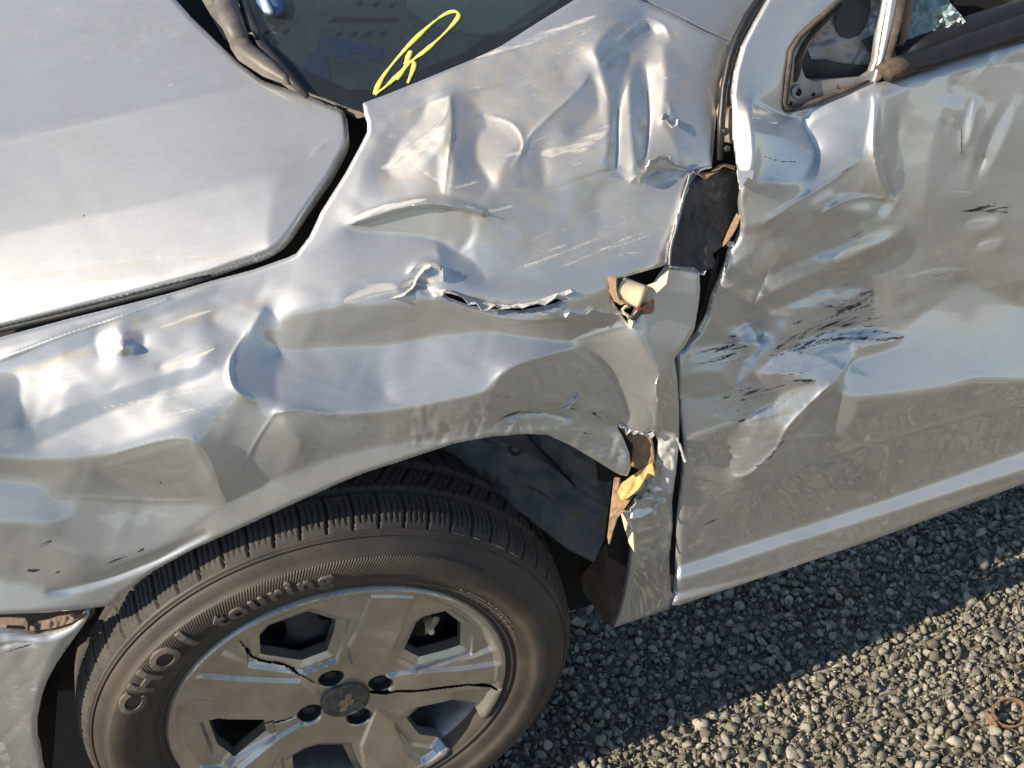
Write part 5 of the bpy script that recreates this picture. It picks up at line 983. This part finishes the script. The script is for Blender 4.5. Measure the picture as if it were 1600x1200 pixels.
bm = bmesh.new(); f_ = [bm.verts.new((c3[0]+x, .0002, c3[2]+z)) for x, z in bow]; g_ = [bm.verts.new((c3[0]+x, .004, c3[2]+z)) for x, z in bow]; bm.faces.new(f_)
for i in range(12): bm.faces.new((f_[i], f_[(i+1) % 12], g_[(i+1) % 12], g_[i]))
bmesh.ops.recalc_face_normals(bm, faces=bm.faces); me = bpy.data.meshes.new('emblem'); bm.to_mesh(me); bm.free(); link('emblem', me, 'emblem_gold', wheel, 'worn gold bow-shaped emblem')
for l_ in lugs:
    q = np.array([l_[0], 0, l_[1]+WZ]); tube('lug_well', [q+[0, .006, 0], q+[0, .030, 0]], [.0134, .0125], 'steel_dark', wheel, 20, up=(1, 0, 0)).data.flip_normals()
    tube('lug_bolt', [q+[0, .0300, 0], q+[0, .013, 0], q+[0, .0115, 0]], [.0095, .0095, .0075], 'steel_dark', wheel, 6, up=(1, 0, 0))
# lug wells are open cups: drop their outer end caps
for o in [o for o in wheel.children if o.name.startswith('lug_well')]:
    bm = bmesh.new(); bm.from_mesh(o.data); cap_ = [f for f in bm.faces if len(f.verts) > 4 and f.calc_center_median().y < .01]; bmesh.ops.delete(bm, geom=cap_, context='FACES'); bm.to_mesh(o.data); bm.free()
# steel wheel behind
lathe('rim_barrel', [(.004, .2055), (.010, .2045), (.014, .196), (.022, .187), (.045, .183), (.07, .168), (.15, .168), (.18, .185)], 120, 'brake_steel', wheel)
holes = [circ(pol(.122, a), .019, 20) for a in range(10, 370, 36)]
P, F = grid_cut([circ(np.zeros(2), .170, 90)]+holes, -.18, -.18, .181, .181, .004)
r_ = np.hypot(P[:, 0], P[:, 1]); V = np.stack([P[:, 0], np.interp(r_, [0, .06, .09, .12, .15, .17], [.034, .034, .040, .052, .062, .075]), P[:, 1]+WZ], -1); V, F = with_flange(V, F, .01)
link('steel_wheel', make_mesh('steel_wheel', V, F), 'steel_dark', wheel)
lathe('brake_disc', [(.085, .12), (.085, .05), (.10, .05), (.10, .12), (.085, .12)], 60, 'brake_steel', wheel)
q = on_y([(671, 978)], [.025])[0]; tube('valve', [q+[0, .03, -.004], q, q+[0, -.004, .0005], q+[0, -.012, .002]], [.005, .005, .004, .0036], 'cream_plastic', wheel, 12, up=(1, 0, 0))
# ------------------------------------------------------------------ ground
def ground_material():
    m = bpy.data.materials.new('gravel_ground'); m.use_nodes = True; nt = m.node_tree; b = nt.nodes['Principled BSDF']; L = nt.links.new
    tc = nd(nt, 'ShaderNodeTexCoord'); v = nd(nt, 'ShaderNodeTexVoronoi'); v.inputs['Scale'].default_value = 48; L(tc.outputs['Object'], v.inputs['Vector'])
    v2 = nd(nt, 'ShaderNodeTexVoronoi', feature='DISTANCE_TO_EDGE'); v2.inputs['Scale'].default_value = 48; L(tc.outputs['Object'], v2.inputs['Vector'])
    sp = nd(nt, 'ShaderNodeSeparateColor'); L(v.outputs['Color'], sp.inputs[0])
    cr = nd(nt, 'ShaderNodeValToRGB'); cr.color_ramp.elements[0].color = (.15, .135, .105, 1); cr.color_ramp.elements[1].color = (.38, .34, .26, 1); L(sp.outputs[0], cr.inputs[0])
    eg = nd(nt, 'ShaderNodeMapRange'); eg.inputs[2].default_value = .10; eg.inputs[3].default_value = .45; L(v2.outputs['Distance'], eg.inputs[0])
    mx = nd(nt, 'ShaderNodeMix', data_type='RGBA', blend_type='MULTIPLY'); mx.inputs[0].default_value = 1; L(cr.outputs[0], mx.inputs[6]); L(eg.outputs[0], mx.inputs[7]); L(mx.outputs[2], b.inputs['Base Color'])
    bp = nd(nt, 'ShaderNodeBump'); bp.inputs['Distance'].default_value = .012; bp.inputs['Strength'].default_value = .8; L(v2.outputs['Distance'], bp.inputs['Height']); L(bp.outputs[0], b.inputs['Normal']); b.inputs['Roughness'].default_value = .9
    MATS['gravel_ground'] = m
    m = bpy.data.materials.new('stone'); m.use_nodes = True; nt = m.node_tree; b = nt.nodes['Principled BSDF']; L = nt.links.new
    at = nd(nt, 'ShaderNodeAttribute', attribute_name='tone'); tc = nd(nt, 'ShaderNodeTexCoord'); n = nd(nt, 'ShaderNodeTexNoise'); n.inputs['Scale'].default_value = 320; n.inputs['Detail'].default_value = 5; n.inputs['Roughness'].default_value = .7; L(tc.outputs['Object'], n.inputs['Vector'])
    r = nd(nt, 'ShaderNodeMapRange'); r.inputs[1].default_value = .3; r.inputs[2].default_value = .75; r.inputs[3].default_value = .6; r.inputs[4].default_value = 1.18; L(n.outputs['Fac'], r.inputs[0])
    mx = nd(nt, 'ShaderNodeMix', data_type='RGBA', blend_type='MULTIPLY'); mx.inputs[0].default_value = 1; L(at.outputs['Color'], mx.inputs[6]); L(r.outputs[0], mx.inputs[7]); L(mx.outputs[2], b.inputs['Base Color'])
    bp = nd(nt, 'ShaderNodeBump'); bp.inputs['Distance'].default_value = .0012; bp.inputs['Strength'].default_value = .5; L(n.outputs['Fac'], bp.inputs['Height']); L(bp.outputs[0], b.inputs['Normal']); b.inputs['Roughness'].default_value = .85
    MATS['stone'] = m
ground_material()
g = link('ground', make_mesh('ground', [(-60, -60, +.002), (60, -60, +.002), (60, 60, .002), (-60, 60, .002)], [(0, 1, 2, 3)]), 'gravel_ground'); g['kind'] = 'structure'
def stone_protos(k, npts, sub, seed):
    rg = np.random.default_rng(seed); out = []
    for _ in range(k):
        p = rg.normal(size=(npts, 3)); p /= np.linalg.norm(p, axis=1, keepdims=True); p *= rg.uniform(.82, 1.05, (npts, 1)); p *= [1, rg.uniform(.62, .95), rg.uniform(.5, .8)]
        bm = bmesh.new(); vs = [bm.verts.new(v) for v in p]; r_ = bmesh.ops.convex_hull(bm, input=vs); bmesh.ops.delete(bm, geom=[g for g in r_['geom_interior'] if isinstance(g, bmesh.types.BMVert)], context='VERTS')
        if sub:
            bmesh.ops.bevel(bm, geom=bm.edges[:], offset=.10, segments=1, affect='EDGES'); bmesh.ops.triangulate(bm, faces=bm.faces)
        bm.verts.index_update(); V = np.array([v.co[:] for v in bm.verts]); F = np.array([[v.index for v in f.verts] for f in bm.faces if len(f.verts) == 3]); bm.free(); out.append((V, F))
    return out
def scatter(name, boxes, protos_per_box, seed, label):
    rg = np.random.default_rng(seed); VV = []; FF = []; CC = []; n0 = 0
    for (x0, y0, x1, y1, sp, smin, smax, skip), protos in zip(boxes, protos_per_box):
        for x in np.arange(x0, x1, sp):
            for y in np.arange(y0, y1, sp):
                px_, py_ = x+rg.normal(0, sp*.3), y+rg.normal(0, sp*.3)
                if skip and skip[0] < px_ < skip[2] and skip[1] < py_ < skip[3]: continue
                V, F = protos[rg.integers(len(protos))]; s = rg.uniform(smin, smax)*(1+.5*(rg.random() < .12)); q = rg.normal(size=4); q /= np.linalg.norm(q); w, a, b, c = q
                M = np.array([[1-2*(b*b+c*c), 2*(a*b-c*w), 2*(a*c+b*w)], [2*(a*b+c*w), 1-2*(a*a+c*c), 2*(b*c-a*w)], [2*(a*c-b*w), 2*(b*c+a*w), 1-2*(a*a+b*b)]])
                VV.append((V*s)@M.T+[px_, py_, rg.uniform(.004, .011)]); FF.append(F+n0); n0 += len(V)
                t = rg.uniform(.13, .42)*(1.25 if rg.random() < .12 else 1); h = rg.uniform(-.02, .05); CC.append(np.tile([t*1.0, t*(.915-h*.4), t*(.735-h*1.4), 1], (len(V), 1)))
    V = np.concatenate(VV); F = np.concatenate(FF); C = np.concatenate(CC)
    me = bpy.data.meshes.new(name); me.vertices.add(len(V)); me.vertices.foreach_set('co', V.astype(np.float32).ravel()); me.loops.add(F.size); me.loops.foreach_set('vertex_index', F.astype(np.int32).ravel())
    me.polygons.add(len(F)); me.polygons.foreach_set('loop_start', np.arange(0, F.size, 3, dtype=np.int32)); me.update(calc_edges=True); me.validate()
    ca = me.color_attributes.new('tone', 'FLOAT_COLOR', 'POINT'); ca.data.foreach_set('color', C.astype(np.float32).ravel())
    o = link(name, me, 'stone'); o['kind'] = 'stuff'; o['label'] = label; o['category'] = 'gravel'; return o
near = (.08, -.36, 1.45, .22)
scatter('gravel', [(near[0], near[1], near[2], near[3], 0.0128, .0055, .0110, None), (-1.3, -1.9, 2.6, .5, .026, .011, .017, near)], [stone_protos(24, 15, True, 5), stone_protos(24, 15, False, 15)], 9, 'crushed grey gravel, partly in the shadow of the car')
fines = scatter('fine_gravel', [(near[0], near[1], near[2], near[3], .0085, .0022, .0050, None)], [stone_protos(16, 9, False, 6)], 11, 'fine chippings between the larger gravel stones')
# rusty clamp lying on the gravel
c = on_z([(1577, 1114)], [.022])[0]; clamp = empty('rusty_clamp', tuple(c)); clamp['label'] = 'small rusty metal ring clamp lying on the sunlit gravel'; clamp['category'] = 'clamp'
V = []; F = []; n = 40; tl = Matrix.Rotation(R(16), 3, 'X') @ Matrix.Rotation(R(-8), 3, 'Y')
for i in range(n):
    w = 2*math.pi*i/n
    for r_, z in ((.0225, -.005), (.0225, .005), (.0200, .005), (.0200, -.005)): V.append(tuple(tl @ Vector((r_*math.cos(w)*1.1, r_*math.sin(w)*.9, z))))
for i in range(n):
    for k in range(4): j = (i+1) % n; F.append((i*4+k, i*4+(k+1) % 4, j*4+(k+1) % 4, j*4+k))
link('band', make_mesh('band', V, F, False), 'rusty_steel', clamp)
for dx, dz in ((-.027, .004), (-.029, -.003)):
    bm = bmesh.new(); bmesh.ops.create_cube(bm, size=1); bmesh.ops.scale(bm, vec=(.010, .012, .004), verts=bm.verts); bmesh.ops.translate(bm, vec=(dx, 0, dz), verts=bm.verts); bmesh.ops.bevel(bm, geom=bm.edges[:], offset=.0012, segments=1, affect='EDGES'); me = bpy.data.meshes.new('tab'); bm.to_mesh(me); bm.free(); link('tab', me, 'rusty_steel', clamp)
tube('screw', [(-.028, -.012, 0), (-.028, .012, 0)], .0025, 'rusty_steel', clamp, 8)
